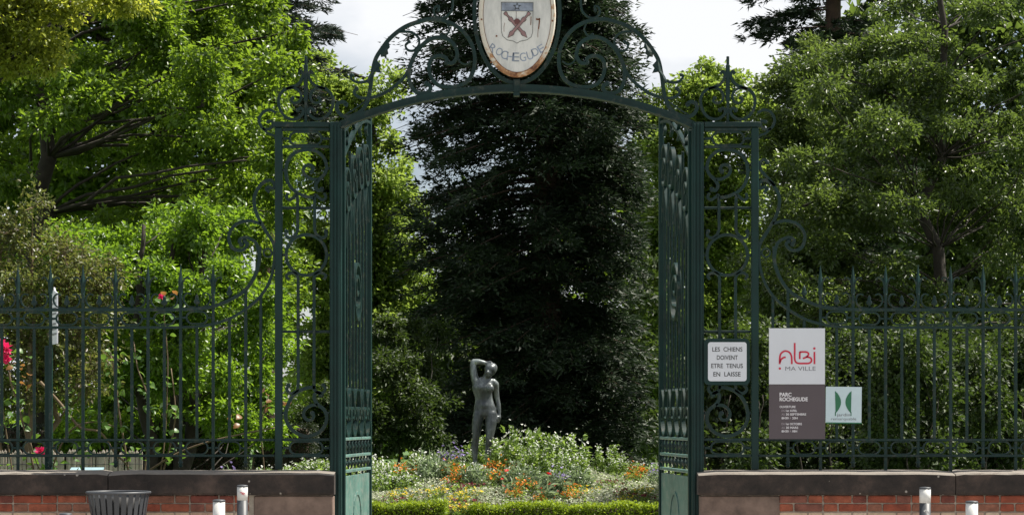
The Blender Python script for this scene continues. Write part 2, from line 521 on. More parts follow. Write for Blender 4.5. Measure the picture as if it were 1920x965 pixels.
# --- pilasters either side of the opening
def make_pilaster(side):
    m = mirror_fn(side)
    z3 = zo(420, 90, 2.68); z4 = zo(500, 680, 4.386); z5 = zo(510, 220, 4.021)
    p = thing('gate_pilaster', 'openwork green iron gate pilaster with scrolls and spike finial, ' +
              ('bare, beside the fence with roses' if side < 0 else 'carrying the dog notice'), 'gate pilaster',
              (P(m(575), 0)[0], 20, 0))
    # main post: fluted, three strips
    a, b = sorted((P(m(619), 0)[0], P(m(641), 0)[0])); zt = P(0, 230)[2]
    mb = MB().cbox((a, 19.945, 0.01), (b, 20.055, zt), 0.006)
    mp_ = mb.build('main_post', M['post'], p)
    for k in range(3):
        xa = a+0.012+k*0.031
        MB().cbox((xa, 19.932, 0.06), (xa+0.020, 19.944, zt-0.02), 0.004).build('moulding', M['post'], mp_)
    a2, b2 = sorted((P(m(516), 0)[0], P(m(529.5), 0)[0]))
    MB().cbox((a2, 19.965, ZC1+0.02), (b2, 20.035, P(0, 240)[2]), 0.006).build('outer_post', M['post'], p)
    # rails
    barbox(p, 512, 618, 229.5, 239, m, 0.085, name='top_beam')
    barbox(p, 530.5, 618, 240, 246, m, 0.05, name='rail')
    barbox(p, 530.5, 618, 273, 278, m, 0.045, name='rail')
    barbox(p, 530.5, 618, 387.5, 392.5, m, 0.03, Y=20.045, name='rail')
    barbox(p, 530.5, 618, 619, 624, m, 0.03, Y=20.045, name='rail')
    barbox(p, 530.5, 618, 821, 826, m, 0.045, name='rail')
    barbox(p, 530.5, 618, 851, 856.5, m, 0.045, name='rail')
    # stadium rings
    def stadium(cu, cv, hw, hh, name='ring'):
        pts = []
        for i in range(9):
            an = -math.pi/2+math.pi*i/8; pts.append((cu+hw-hh+hh*math.cos(an), cv+hh*math.sin(an)))
        for i in range(9):
            an = math.pi/2+math.pi*i/8; pts.append((cu-hw+hh+hh*math.cos(an), cv+hh*math.sin(an)))
        scroll(p, pts, m, 0.018, 0.03, name, closed=True, sub=1)
    stadium(573, 260, 30, 12.2); stadium(574, 839, 31, 12)
    for ua, ub, va in ((530, 543, 260), (603, 618, 260), (530, 543, 839), (605, 618, 839)):
        barbox(p, ua, ub, va-2.5, va+2.5, m, 0.03, name='tie')
    # upper spiral
    scroll(p, z5((320,608),(250,595),(170,555),(120,490),(105,410),(120,330),(170,270),(250,245),(330,255),(390,305),(412,375),(395,430),(350,475),(330,515),(345,550),(375,545)), m, 0.030)
    scroll(p, z5((345,470),(300,465),(250,435),(235,395),(255,365),(290,360),(312,385),(300,408)), m, 0.028)
    for s in (-1, 1):
        q = lambda *pts: [(574+s*(u-574), v) for u, v in pts]
        # upright pair between spiral and ring
        scroll(p, q((540,362),(537,370),(543,375),(551,370),(556.5,366),(558,378),(558,410),(558,430),(553,441),(543,446),(536,441),(537,434)), m, 0.026)
        # upright pair between ring and lower spiral
        scroll(p, q((541,524),(537,517),(543,512),(552,512),(558.5,520),(559,540),(559,650),(559,722),(555,733),(545,737),(538,730),(541,722)), m, 0.026)
    scroll(p, circ(574.5, 478, 38), m, 0.028, name='ring', closed=True, sub=2)
    for ua, ub in ((530, 538), (611, 618)):
        barbox(p, ua, ub, 475.5, 480.5, m, 0.03, name='tie'); barbox(p, ua, ub, 771, 776, m, 0.03, name='tie')
    barbox(p, 530, 536, 317, 322, m, 0.03, name='tie'); barbox(p, 611.5, 618, 313, 318, m, 0.03, name='tie')
    # lower spiral
    scroll(p, z4((400,200),(330,205),(250,240),(190,310),(160,400),(165,480),(210,550),(280,592),(350,600),(430,570),(480,510),(495,440),(470,380),(425,345),(395,300),(395,260),(425,240),(445,262)), m, 0.032)
    scroll(p, z4((420,345),(360,350),(315,385),(305,430),(330,465),(370,465),(388,435),(375,415)), m, 0.028)
    # finial on top
    barbox(p, 570.8, 576, 106, 229, m, 0.026, name='finial_spike'); barbox(p, 569.6, 577.2, 122, 190, m, 0.034, name='finial_spike')
    for s in (-1, 1):
        q = lambda *pts: [(573.4+s*(u-573.4), v) for u, v in pts]
        scroll(p, q((560,139),(564,134),(568,140),(566,149),(558,159),(546,164),(533,169),(524,180),(522.5,194),(527,209),(538,221),(553,224),(565,217),(569,208),(564,203),(559,207)), m, 0.026)
        scroll(p, q((537,167.5),(549,165),(560,170),(565,181),(561,191),(552,193.5),(546,189),(549,184)), m, 0.022)
    # side volute at the top
    scroll(p, z3((262,325),(230,312),(195,325),(176,362),(190,400),(222,410),(245,390),(240,368),(222,372)), m, 0.024)
    scroll(p, z3((196,405),(222,430),(250,440),(262,460)), m, 0.020, bulb=False)
    # side brackets flowing down to the fence
    r5 = lambda *pts: [(1938-(1220+x/2.473), 90+y/2.473) for x, y in pts]
    scroll(p, r5((525,668),(540,655),(530,645),(508,650),(503,630),(525,613),(560,628),(588,668),(597,710),(585,770),(545,845),(508,905),(499,960)), m, 0.030)
    if side > 0:
        scroll(p, r5((575,640),(540,600),(510,565),(507,530),(525,518),(540,530)), m, 0.026)
    scroll(p, r5((565,815),(620,801),(680,817),(714,866),(700,925),(655,938),(628,912),(640,895)), m, 0.028)
    scroll(p, r5((572,975),(588,905),(635,878),(665,890),(655,912)), m, 0.028)
    scroll(p, circ(1938-1436, 474, 8, 12), m, 0.014, name='ring', closed=True, sub=2)
    return p

# --- side fences
LOWER = [(514,454),(514,494),(503,532.5),(479,565),(435,595),(392,608.7),(348,613),(300,613.5),(200,613.5),(-120,613.5)]
UPPER = [(487,462),(484,500),(465,538),(435,560),(392,576),(337,580),(280,580.5),(180,580.5),(-120,580.5)]

def make_fence(side):
    m = mirror_fn(side)
    f = thing('iron_fence', 'green wrought iron railing with spearheads, ' +
              ('rose stems showing between its bars' if side < 0 else 'signs fixed to its bars'), 'fence', (P(m(250), 0)[0], 20, ZC1))
    lo = pxcurve(LOWER, m); up = pxcurve(UPPER, m)
    MB().ribbon(lo, 0.024, 0.045).build('rail', M['iron'], f)
    MB().ribbon(up, 0.030, 0.045).build('rail', M['iron'], f)
    def vat(pts, u):
        best = 600
        for k in range(len(pts)-1):
            (x0, _, z0), (x1, _, z1) = pts[k], pts[k+1]
            xx = P(m(u), 0)[0]
            if min(x0, x1) <= xx <= max(x0, x1) and abs(x1-x0) > 1e-6:
                return HOR-((z0+(z1-z0)*(xx-x0)/(x1-x0))-EYE)*200
        return best
    barbox(f, -120, 515.5, 822, 826.5, m, 0.045, name='rail')
    barbox(f, -120, 515.5, 851.5, 856, m, 0.045, name='rail')
    spear_me = drop_me = acorn_me = None
    for k in range(-1, 9):
        u = 460.7-61*k
        if k == -1: continue
        long = (k % 2 == 1)
        top = 551 if k > 0 else vat(list(up), u)
        Xc = P(m(u), 0)[0]
        a = P(m(u-2.7), 0)[0]; b = P(m(u+2.7), 0)[0]
        bot = 884 if long else 866
        bar_ = barbox(f, u-2.8, u+2.8, top, bot, m, 0.028, name='bar')
        if not long:
            z = P(0, 866)[2]
            MB().lathe((Xc, 20, z), [(0.006, -0.05), (0.022, -0.035), (0.014, -0.015), (0.026, 0.0), (0.012, 0.012)], 8).build('drop_finial', M['iron'], bar_, True)
        if k > 0:
            z = P(0, 551)[2]
            # four-sided blade with collar
            s = MB()
            prof = [(0.019, 0.0), (0.021, 0.02), (0.020, 0.06), (0.024, 0.115), (0.016, 0.16), (0.010, 0.21), (0.002, 0.27+random.uniform(-.008, .008))]
            v = []
            for r, dz in prof:
                v += [(Xc-r, 20, z+dz), (Xc, 20-r*0.7, z+dz), (Xc+r, 20, z+dz), (Xc, 20+r*0.7, z+dz)]
            fc = [(3,2,1,0)]
            for q in range(len(prof)-1):
                for i in range(4):
                    j = (i+1) % 4
                    fc.append((4*q+i, 4*q+j, 4*q+4+j, 4*q+4+i))
            fc.append(tuple(range(4*len(prof)-4, 4*len(prof))))
            s.add(v, fc)
            sp = s.build('spearhead', M['post'], f)
            for sg in (-1, 1):
                pts = [(u+sg*2.5, 538), (u+sg*4.5, 528), (u+sg*9, 521), (u+sg*14, 520), (u+sg*16.5, 523.5)]
                if random.random() < 0.85:
                    scroll(sp, pts, m, 0.012, 0.018, name='barb', bulb=False, sub=4)
        # intermediate bar and acorn
        ui = u-30.5
        vt = vat(list(lo), ui) if ui > 330 else 613.5
        barbox(f, ui-2.6, ui+2.6, vt, 824, m, 0.026, name='bar')
        vtu = vat(list(up), ui) if ui > 330 else 580.5
        z = P(0, vtu)[2]
        MB().lathe((P(m(ui), 0)[0], 20, z), [(0.010, 0), (0.010, 0.04), (0.028, 0.055), (0.026, 0.075), (0.014, 0.095), (0.018, 0.105), (0.010, 0.125), (0.003, 0.135)], 10).build('acorn_finial', M['iron'], f, True)
        if k >= 1:
            # hooked bracket round the acorn, on the upper rail
            dv = vtu-580.5
            for sg in (-1, 1):
                pts = [(ui+sg*2, 577+dv), (ui+sg*12, 576.5+dv), (ui+sg*20, 573+dv), (ui+sg*24.5, 565+dv), (ui+sg*23.5, 556+dv), (ui+sg*17.5, 551+dv), (ui+sg*11, 553+dv)]
                scroll(f, pts, m, 0.013, 0.028, bulb=False, sub=5)
            # ring between the two rails
            pts = []
            hw, hh, cv = 19.5, 11.3, 597+dv
            for i in range(9):
                an = -math.pi/2+math.pi*i/8; pts.append((ui+hw-hh+hh*math.cos(an), cv+hh*math.sin(an)))
            for i in range(9):
                an = math.pi/2+math.pi*i/8; pts.append((ui-hw+hh+hh*math.cos(an), cv+hh*math.sin(an)))
            scroll(f, pts, m, 0.015, 0.028, name='ring', closed=True, sub=1)
            for sg in (-1, 1):
                barbox(f, ui+sg*20, ui+sg*28, cv-2, cv+2, m, 0.024, name='tie')
        # ring between the bottom rails
        pts = []
        hw, hh, cv = 20.5, 11.8, 839
        for i in range(9):
            an = -math.pi/2+math.pi*i/8; pts.append((ui+hw-hh+hh*math.cos(an), cv+hh*math.sin(an)))
        for i in range(9):
            an = math.pi/2+math.pi*i/8; pts.append((ui-hw+hh+hh*math.cos(an), cv+hh*math.sin(an)))
        scroll(f, pts, m, 0.013, 0.026, name='ring', closed=True, sub=1)
        for sg in (-1, 1):
            barbox(f, ui+sg*21, ui+sg*28, cv-2, cv+2, m, 0.022, name='tie')
    # bar next to the pilaster
    u = 489
    barbox(f, u-2.6, u+2.6, vat(list(lo), u), 824, m, 0.026, name='bar')
    return f

# --- overthrow above the opening
ARCH = [(636,235),(668,221),(710,206.5),(760,191.5),(820,178),(880,170),(930,166),(969,165),(1008,166),(1058,170),(1118,178),(1178,191.5),(1228,206.5),(1270,221),(1302,235)]
def make_overthrow():
    o = thing('gate_overthrow', 'arched green iron overthrow of scrolls spanning the gate posts', 'overthrow', P(969, 166))
    idm = lambda u: u
    arc = pxcurve(ARCH, idm)
    MB().ribbon(arc, 0.058, 0.07).build('arch_bar', M['iron'], o)
    MB().ribbon([p-np.array((0, 0.0, 0.036)) for p in arc], 0.012, 0.11).build('arch_flange', M['iron'], o)
    barbox(o, 962.5, 974.5, 150, 181, idm, 0.10, name='keystone_clamp')
    scroll(o, circ(969.5, 25, 80, 28, 131), idm, 0.036, 0.045, name='oval_ring', closed=True, sub=3)
    z1 = zo(620, 0, 3.711)
    for side in (-1, 1):
        m = mirror_fn(side)
        scroll(o, z1((100,742),(108,724),(82,711),(52,720),(42,755),(65,795),(110,815),(170,800),(222,765),(258,700),(275,620),(288,520),(310,420),(350,350),(420,262),(520,188),(640,146),(720,137),(820,157),(900,202),(960,272),(995,350),(1003,430),(988,510),(948,570),(880,603),(800,608),(740,588),(700,540),(684,470),(702,412),(750,391),(800,404),(812,436)), m, 0.034, 0.045)
        scroll(o, z1((812,440),(850,440),(880,392),(868,330),(828,284),(760,262),(690,277),(622,332),(572,410),(546,490),(550,570),(582,630),(630,652),(680,642),(695,604),(668,585)), m, 0.034, 0.045)
        scroll(o, z1((540,490),(500,550),(420,620),(330,668),(250,684),(190,674),(163,642),(180,618)), m, 0.026, 0.035)
        scroll(o, z1((480,222),(560,226),(608,262),(614,312),(580,352),(538,350),(521,318),(545,292)), m, 0.020, 0.03)
        scroll(o, z1((812,165),(826,210),(800,250),(768,242)), m, 0.016, 0.025)
        scroll(o, z1((885,385),(898,430),(938,450),(980,428)), m, 0.014, 0.025, bulb=False)
        scroll(o, z1((852,-60),(846,60),(820,105),(780,128),(742,122),(718,90),(726,55),(752,46),(748,76)), m, 0.020, 0.03)
        scroll(o, z1((262,560),(230,572),(190,574),(155,560),(138,532),(150,522)), m, 0.022, 0.03)
        scroll(o, z1((100,800),(150,770),(200,735),(250,700)), m, 0.012, 0.02, bulb=False)
        # acanthus leaves hanging off the outer scroll
        for poly in ([(405,290),(412,330),(396,345),(402,375),(388,385),(392,420),(372,395),(350,398),(347,372),(362,345),(385,318)],
                     [(318,400),(330,432),(352,455),(338,475),(354,510),(330,505),(312,500),(300,520),(292,548),(272,582),(250,570),(262,540),(285,500),(300,450)],
                     [(250,575),(262,545),(290,500),(292,540),(282,575),(266,585)]):
            uv = z1(*poly)
            pts = [P(m(u), v) for u, v in uv]
            c = sum(pts)/len(pts)
            n = len(pts)
            v = [tuple(q+np.array((0, -0.02, 0))) for q in pts]+[tuple(q+np.array((0, 0.005, 0))) for q in pts]+[tuple(c+np.array((0, -0.045, 0))), tuple(c+np.array((0, 0.02, 0)))]
            fc = []
            for i in range(n):
                j = (i+1) % n
                fc += [(i, j, 2*n), (j+n, i+n, 2*n+1), (i, i+n, j+n, j)]
            MB().add(v, fc).build('acanthus_leaf', M['iron'], o)
    return o

# --- gate leaves, standing open towards the garden
def make_leaf(side):
    hx = P(641, 0)[0] if side < 0 else P(1297, 0)[0]
    tip = ((693-960)/(FPX/21.62), 21.62) if side < 0 else ((1239-960)/(FPX/21.62), 21.62)
    d = np.array((tip[0]-hx, tip[1]-20.06)); Ln = np.linalg.norm(d); d /= Ln
    nv = np.array((-d[1], d[0]))
    L = thing('gate_leaf', 'tall green gate leaf standing open, hinged on the pilaster ' +
              ('without a notice' if side < 0 else 'with the dog notice'), 'gate leaf', (hx, 20.06, 0.05))
    def W(s, z, y=0.0): return np.array((hx+d[0]*s+nv[0]*y, 20.06+d[1]*s+nv[1]*y, z))
    def Zv(v): return EYE-(v-HOR)/200.0
    def conv(mb):
        mb.v = [tuple(W(x, z, y)) for x, y, z in mb.v]
        return mb
    def lb(s0, s1, z0, z1, t=0.03, name='bar', mat='iron', c=0.004, y=0):
        conv(MB().cbox((s0, y-t/2, z0), (s1, y+t/2, z1), c)).build(name, M[mat], L)
    top = lambda s: Zv(240)+(0.345)*math.sin(math.pi/2*min(1, s/Ln))
    lb(0.0, 0.045, 0.06, top(0)-0.01, 0.05, 'stile', 'post'); lb(Ln-0.05, Ln, 0.06, top(Ln)-0.02, 0.05, 'stile', 'post')
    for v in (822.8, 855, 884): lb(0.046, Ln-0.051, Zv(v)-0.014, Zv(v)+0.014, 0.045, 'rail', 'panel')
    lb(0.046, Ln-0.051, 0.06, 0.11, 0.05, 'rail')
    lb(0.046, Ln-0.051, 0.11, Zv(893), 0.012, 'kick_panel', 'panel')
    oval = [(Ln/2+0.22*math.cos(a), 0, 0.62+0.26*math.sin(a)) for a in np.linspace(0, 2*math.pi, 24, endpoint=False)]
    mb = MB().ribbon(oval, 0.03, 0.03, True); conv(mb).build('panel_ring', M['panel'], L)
    for k in range(5):
        s = 0.1+(Ln-0.2)*k/4; lb(s-0.012, s+0.012, Zv(893)+0.001, Zv(884)-0.015, 0.02, 'tie')
    def rib(pts, w, t, name='scroll', closed=False, mat='iron', sub=6):
        c = crom([np.array((s, 0, z)) for s, z in pts], sub, closed)
        conv(MB().ribbon(c, w, t, closed)).build(name, M[mat], L)
    # arched top rails
    rib([(s, top(s)-0.02) for s in np.linspace(0.02, Ln-0.02, 9)], 0.035, 0.045, 'top_rail')
    rib([(s, top(s)-0.08-0.24*(1-math.sin(math.pi/2*min(1, 0.12+s/Ln)))) for s in np.linspace(0.05, Ln-0.05, 9)], 0.03, 0.04, 'top_rail')
    zA, zB, zC = Zv(822.8)+0.015, Zv(855), Zv(884)
    nb = 8
    step = (Ln-0.1)/nb
    for k in range(nb+1):
        s = 0.05+step*k
        if 0 < k < nb:
            long = k % 2 == 0
            if k == 4:
                lb(s-0.010, s+0.010, zA+0.46, Zv(592), 0.022); lb(s-0.010, s+0.010, Zv(482), top(s)-0.6, 0.022)
            else:
                lb(s-0.011, s+0.011, zA+(0.0 if long else 0.42), top(s)-(0.30 if long else 0.62), 0.024)
        if k < nb:
            sm = s+step/2
            # baluster rings between rails, drops below
            conv(MB().lathe((sm, 0, zB+0.016), [(0.012, 0), (0.024, 0.02), (0.012, 0.045), (0.03, 0.07), (0.012, 0.10), (0.018, 0.128)], 8)).build('baluster', M['iron'], L, True)
            conv(MB().lathe((sm, 0, zC+0.02), [(0.006, 0), (0.012, 0.03), (0.03, 0.05), (0.03, 0.065), (0.012, 0.085), (0.012, 0.112)], 8)).build('drop_finial', M['iron'], L, True)
    # lyre scrolls standing on the rail
    for k in range(4):
        s0 = 0.05+step*(2*k+1)
        for sg in (-1, 1):
            rib([(s0+sg*0.01, zA+0.005), (s0+sg*0.09, zA+0.05), (s0+sg*0.155, zA+0.16), (s0+sg*0.12, zA+0.27), (s0+sg*0.05, zA+0.27), (s0+sg*0.04, zA+0.20), (s0+sg*0.08, zA+0.17)], 0.024, 0.04)
            rib([(s0+sg*0.012, zA+0.22), (s0+sg*0.03, zA+0.34), (s0+sg*0.09, zA+0.44), (s0+sg*0.12, zA+0.46)], 0.024, 0.04)
    # scroll rings beneath the top, and lancets
    for k in range(4):
        s0 = 0.05+step*(2*k+1)
        zt = top(s0)-0.36-0.14*(1-math.sin(math.pi/2*min(1, s0/Ln)))
        rib([(s0+0.13*math.cos(a), zt-0.16+0.20*math.sin(a)) for a in np.linspace(0.4, 5.6, 10)]+[(s0+0.02, zt-0.10), (s0-0.04, zt-0.15), (s0+0.01, zt-0.2)], 0.024, 0.04)
        for sg in (-1, 1):
            rib([(s0, zt-0.36), (s0+sg*0.05, zt-0.46), (s0+sg*0.10, zt-0.58), (s0+sg*0.115, zt-0.72)], 0.02, 0.03)
        rib([(s0-0.05, top(s0)-0.05), (s0+0.04, top(s0)-0.11), (s0-0.01, top(s0)-0.17), (s0+0.05, top(s0)-0.22)], 0.02, 0.03)
    # cartouche in the middle
    sc_, zc = Ln/2, Zv(537)
    rib([(sc_+0.19*math.cos(a), zc+0.27*math.sin(a)) for a in np.linspace(0, 2*math.pi, 16, endpoint=False)], 0.03, 0.045, 'ring', True)
    rib([(sc_-0.1, zc-0.16), (sc_+0.09, zc-0.12), (sc_+0.11, zc+0.04), (sc_, zc+0.15), (sc_-0.1, zc+0.08), (sc_-0.05, zc-0.03), (sc_+0.03, zc)], 0.03, 0.045)
    return L

for sd in (-1, 1):
    make_wall(sd); make_pilaster(sd); make_fence(sd); make_leaf(sd)
make_overthrow()
# ------------------------------------------------------------------ lettering
_dg = bpy.context.evaluated_depsgraph_get
def text_part(name, body, ua, ub, vbase, cap, Y, mat, parent, thick=0.0015, bold=0.0):
    """one line of raised lettering fitted between two columns, facing the street"""
    cu = bpy.data.curves.new('t', 'FONT')
    cu.body = body; cu.size = 1.0; cu.extrude = 0.0; cu.offset = bold
    cu.resolution_u = 3
    ob = bpy.data.objects.new('t', cu); COL.objects.link(ob)
    bpy.context.view_layer.update()
    me = bpy.data.meshes.new_from_object(ob.evaluated_get(_dg()))
    bpy.data.objects.remove(ob); bpy.data.curves.remove(cu)
    n = len(me.vertices); co = np.empty(n*3, np.float32); me.vertices.foreach_get('co', co); co = co.reshape(-1, 3)
    x0, x1 = co[:, 0].min(), co[:, 0].max()
    a, b = P(ua, vbase, Y), P(ub, vbase, Y)
    sx = (b[0]-a[0])/(x1-x0); sz = cap*Y/FPX/0.70
    out = np.stack([a[0]+(co[:, 0]-x0)*sx, np.full(n, Y-thick), a[2]+co[:, 1]*sz], 1).astype(np.float32)
    me.vertices.foreach_set('co', out.ravel()); me.update()
    return link(name, me, parent, M[mat])

def slab(name, ua, ub, va, vb, Y, t, mat, parent, r=0.0, tilt=0.0):
    """board with rounded corners, front face at Y"""
    a, b = P(ua, vb, Y), P(ub, va, Y)
    x0, z0, x1, z1 = a[0], a[2], b[0], b[2]
    if r <= 0: poly = [(x0, z0), (x1, z0), (x1, z1), (x0, z1)]
    else:
        poly = []
        for cx, cz, s in ((x1-r, z0+r, -90), (x1-r, z1-r, 0), (x0+r, z1-r, 90), (x0+r, z0+r, 180)):
            for k in range(6):
                an = math.radians(s+18*k); poly.append((cx+r*math.cos(an), cz+r*math.sin(an)))
    if tilt:
        cx, cz = (x0+x1)/2, (z0+z1)/2; c, s = math.cos(tilt), math.sin(tilt)
        poly = [(cx+(x-cx)*c-(z-cz)*s, cz+(x-cx)*s+(z-cz)*c) for x, z in poly]
    return MB().prism(poly, Y, Y+t).build(name, M[mat] if isinstance(mat, str) else mat, parent)

def stroke(name, pts, Y, w, mat, parent, closed=False, sub=5, t=0.002):
    c = crom([P(u, v, Y-t/2-0.0006) for u, v in pts], sub, closed)
    return MB().ribbon(c, w, t, closed).build(name, M[mat], parent)

# --- dog notice
YS = 19.915
zs = lambda x, y: (1310+x/4.021, 600+y/4.021)
d = thing('notice_plate', 'white French dog notice with dark green frame hung on the gate pilaster', 'sign', P(1363, 720, YS))
slab('frame', 1320, 1406, 634, 721, YS, 0.02, 'post', d, 0.045)
slab('face', 1327.5, 1400, 641, 714, YS-0.004, 0.0035, 'white_sign', d, 0.025)
for body, xa, xb, yb in (('LES  CHIENS', 103, 330, 235), ('DOIVENT', 137, 295, 297), ('ETRE  TENUS', 95, 333, 359), ('EN  LAISSE', 111, 316, 422)):
    ua, vb = zs(xa, yb); ub, _ = zs(xb, yb)
    text_part('lettering', body, ua, ub, vb, 8.2, YS-0.004, 'print_dark', d, bold=0.01)
# --- town panel
YP = 19.945
d = thing('park_sign', 'tall white and mauve park opening hours panel with red town logo', 'sign', P(1494, 822, YP))
slab('upper_board', 1442, 1546.8, 615, 719.8, YP, 0.01, 'white_sign', d)
slab('lower_board', 1442, 1547.2, 720.2, 822.5, YP, 0.01, 'mauve', d)
zz = lambda *pts: [zs(x, y) for x, y in pts]
lw = 0.016
for name, pts in (('logo_letter', zz((611,330),(611,290),(618,255),(640,235),(662,232),(685,243),(699,268),(702,300),(702,330))),
                  ('logo_letter', zz((613,318),(622,295),(640,281),(656,278))),
                  ('logo_letter', zz((724,171),(724,230),(724,290),(732,314),(752,324),(790,325),(828,324),(848,312),(850,293),(838,281),(812,276))),
                  ('logo_letter', zz((762,292),(762,262),(763,237))),
                  ('logo_letter', zz((762,239),(790,238),(815,240),(829,252),(822,268),(806,280),(786,288))),
                  ('logo_letter', zz((873,330),(873,290),(873,238)))):
    stroke(name, pts, YP, lw, 'red_print', d)
for (x, y) in ((872, 212), (612, 363)):
    u, v = zs(x, y)
    c = P(u, v, YP)
    MB().prism([(c[0]+0.011*math.cos(a), c[2]+0.011*math.sin(a)) for a in np.linspace(0, 2*math.pi, 14, endpoint=False)], YP-0.003, YP-0.0004).build('logo_dot', M['red_print'], d)
def zt(body, xa, xb, yb, cap, mat, bold=0.0):
    ua, vb = zs(xa, yb); ub, _ = zs(xb, yb)
    text_part('lettering', body, ua, ub, vb, cap/4.021, YP, mat, d, bold=bold)
zt('MA VILLE', 653, 882, 379, 31, 'grey_print', 0.0)
zt('PARC', 610, 700, 573, 28, 'pale_print', 0.03); zt('ROCHEGUDE', 610, 822, 608, 28, 'pale_print', 0.03)
zt('OUVERTURE', 610, 730, 659, 16, 'pale_print', 0.02)
for xa, xm, xb, yb, d1, t1 in ((625, 658, 742, 688, 'DU', '1er AVRIL'), (625, 658, 810, 716, 'AU', '30 SEPTEMBRE'), (625, 658, 778, 788, 'DU', '1er OCTOBRE'), (625, 658, 750, 816, 'AU', '30 MARS')):
    zt(d1, xa, xm-8, yb, 16, 'dim_print'); zt(t1, xm, xb, yb, 16, 'pale_print', 0.02)
for body1, body2, xb, yb in (('8H30', '20H', 746, 744), ('8H30', '18H', 742, 843)):
    zt(body1, 625, 678, yb, 16, 'pale_print', 0.02); zt('À', 685, 697, yb, 15, 'dim_print'); zt(body2, 705, xb, yb, 16, 'pale_print', 0.02)
# --- garden label
YJ = 19.95
d = thing('garden_label_sign', 'small pale square sign with two green half discs on the railing', 'sign', P(1582, 794, YJ))
slab('board', 1548.2, 1615.5, 724.5, 792, YJ, 0.01, 'aqua', d, 0, math.radians(-0.6))
slab('green_edge', 1549.5, 1616, 791.4, 793.4, YJ-0.002, 0.011, 'sign_green', d, 0, math.radians(-0.6))
for s, x0, bul in ((1, 1028, 1073), (-1, 1152, 1106)):
    pts = [zs(x0, 532)]+[zs(x0+(bul-x0)*math.sin(math.pi*k/10)**0.8, 532+170*k/10) for k in range(1, 10)]+[zs(x0+s*4, 700)]
    poly = [(P(u, v, YJ)[0], P(u, v, YJ)[2]) for u, v in pts]
    MB().prism(poly if s > 0 else poly[::-1], YJ-0.003, YJ-0.0005).build('half_disc', M['sign_green'], d)
    ux, _ = zs(x0+s*3, 0); _, va = zs(0, 690); _, vb = zs(0, 720)
    slab('emblem_stem', ux-0.8, ux+0.8, va, vb, YJ-0.003, 0.0025, 'sign_green', d)
ua, vb = zs(1042, 722); ub, _ = zs(1142, 722); text_part('lettering', 'jardin', ua, ub, vb, 5.4, YJ, 'grey_print', d, bold=0.005)
ua, vb = zs(998, 752); ub, _ = zs(1188, 752); text_part('lettering', 'remarquable', ua, ub, vb, 5.2, YJ, 'grey_print', d)

# --- oval coat of arms sign
def enamel():
    m, nt, b, out = new_mat('enamel_white')
    n1 = noise(nt, 5, 6, 0.7, 'World', (1, 1, 0.35))
    r1 = ramp(nt, [(0.35, (0.42, 0.42, 0.41)), (0.6, (0.66, 0.645, 0.62))])
    nt.links.new(n1.outputs['Fac'], r1.inputs[0]); nt.links.new(r1.outputs[0], b.inputs['Base Color'])
    b.inputs['Roughness'].default_value = 0.35
    return m
def rusty():
    m, nt, b, out = new_mat('enamel_rusty')
    n1 = noise(nt, 7, 8, 0.75, 'World')
    g = nt.nodes.new('ShaderNodeNewGeometry'); sx = nt.nodes.new('ShaderNodeSeparateXYZ')
    nt.links.new(g.outputs['Position'], sx.inputs[0])
    mr = nt.nodes.new('ShaderNodeMapRange')
    mr.inputs[1].default_value = P(0, 60)[2]; mr.inputs[2].default_value = P(0, 146)[2]
    mr.inputs[3].default_value = -0.05; mr.inputs[4].default_value = 0.18
    nt.links.new(sx.outputs['Z'], mr.inputs[0])
    ad = nt.nodes.new('ShaderNodeMath'); nt.links.new(n1.outputs['Fac'], ad.inputs[0]); nt.links.new(mr.outputs[0], ad.inputs[1])
    r1 = ramp(nt, [(0.52, (0.62, 0.57, 0.49)), (0.60, (0.42, 0.22, 0.10)), (0.72, (0.12, 0.04, 0.018))])
    nt.links.new(ad.outputs[0], r1.inputs[0]); nt.links.new(r1.outputs[0], b.inputs['Base Color'])
    b.inputs['Roughness'].default_value = 0.6
    return m
M['enamel'] = enamel(); M['rusty'] = rusty()
M['rust'] = plain('rust', (0.16, 0.055, 0.02), 0.85, 0.5, 30)
M['maroon'] = plain('maroon', (0.13, 0.045, 0.045), 0.6, 0.35, 20)
M['mauve_paint'] = plain('mauve_paint', (0.26, 0.15, 0.15), 0.6, 0.3, 25)
M['slate_paint'] = plain('slate_paint', (0.23, 0.26, 0.33), 0.6, 0.45, 9)
M['faded_blue'] = plain('faded_blue', (0.24, 0.28, 0.36), 0.6, 0.35, 12)
YO = 19.93
d = thing('oval_sign', 'oval white enamel coat of arms sign with rusty rim above the gate', 'sign', P(969.5, 146, YO))
zo2 = lambda *pts: [(880+x/6.033, y/6.033) for x, y in pts]
def oval_poly(rx, ry, n=56): return [(P(969.8+rx*math.cos(a), 0, YO)[0], P(0, 27+ry*math.sin(a), YO)[2]) for a in np.linspace(0, -2*math.pi, n, endpoint=False)]
oo = oval_poly(72.5, 118); ii = oval_poly(67, 112)
n = len(oo)
MB().prism(oval_poly(68, 113), YO, YO+0.02).build('plate', M['enamel'], d)
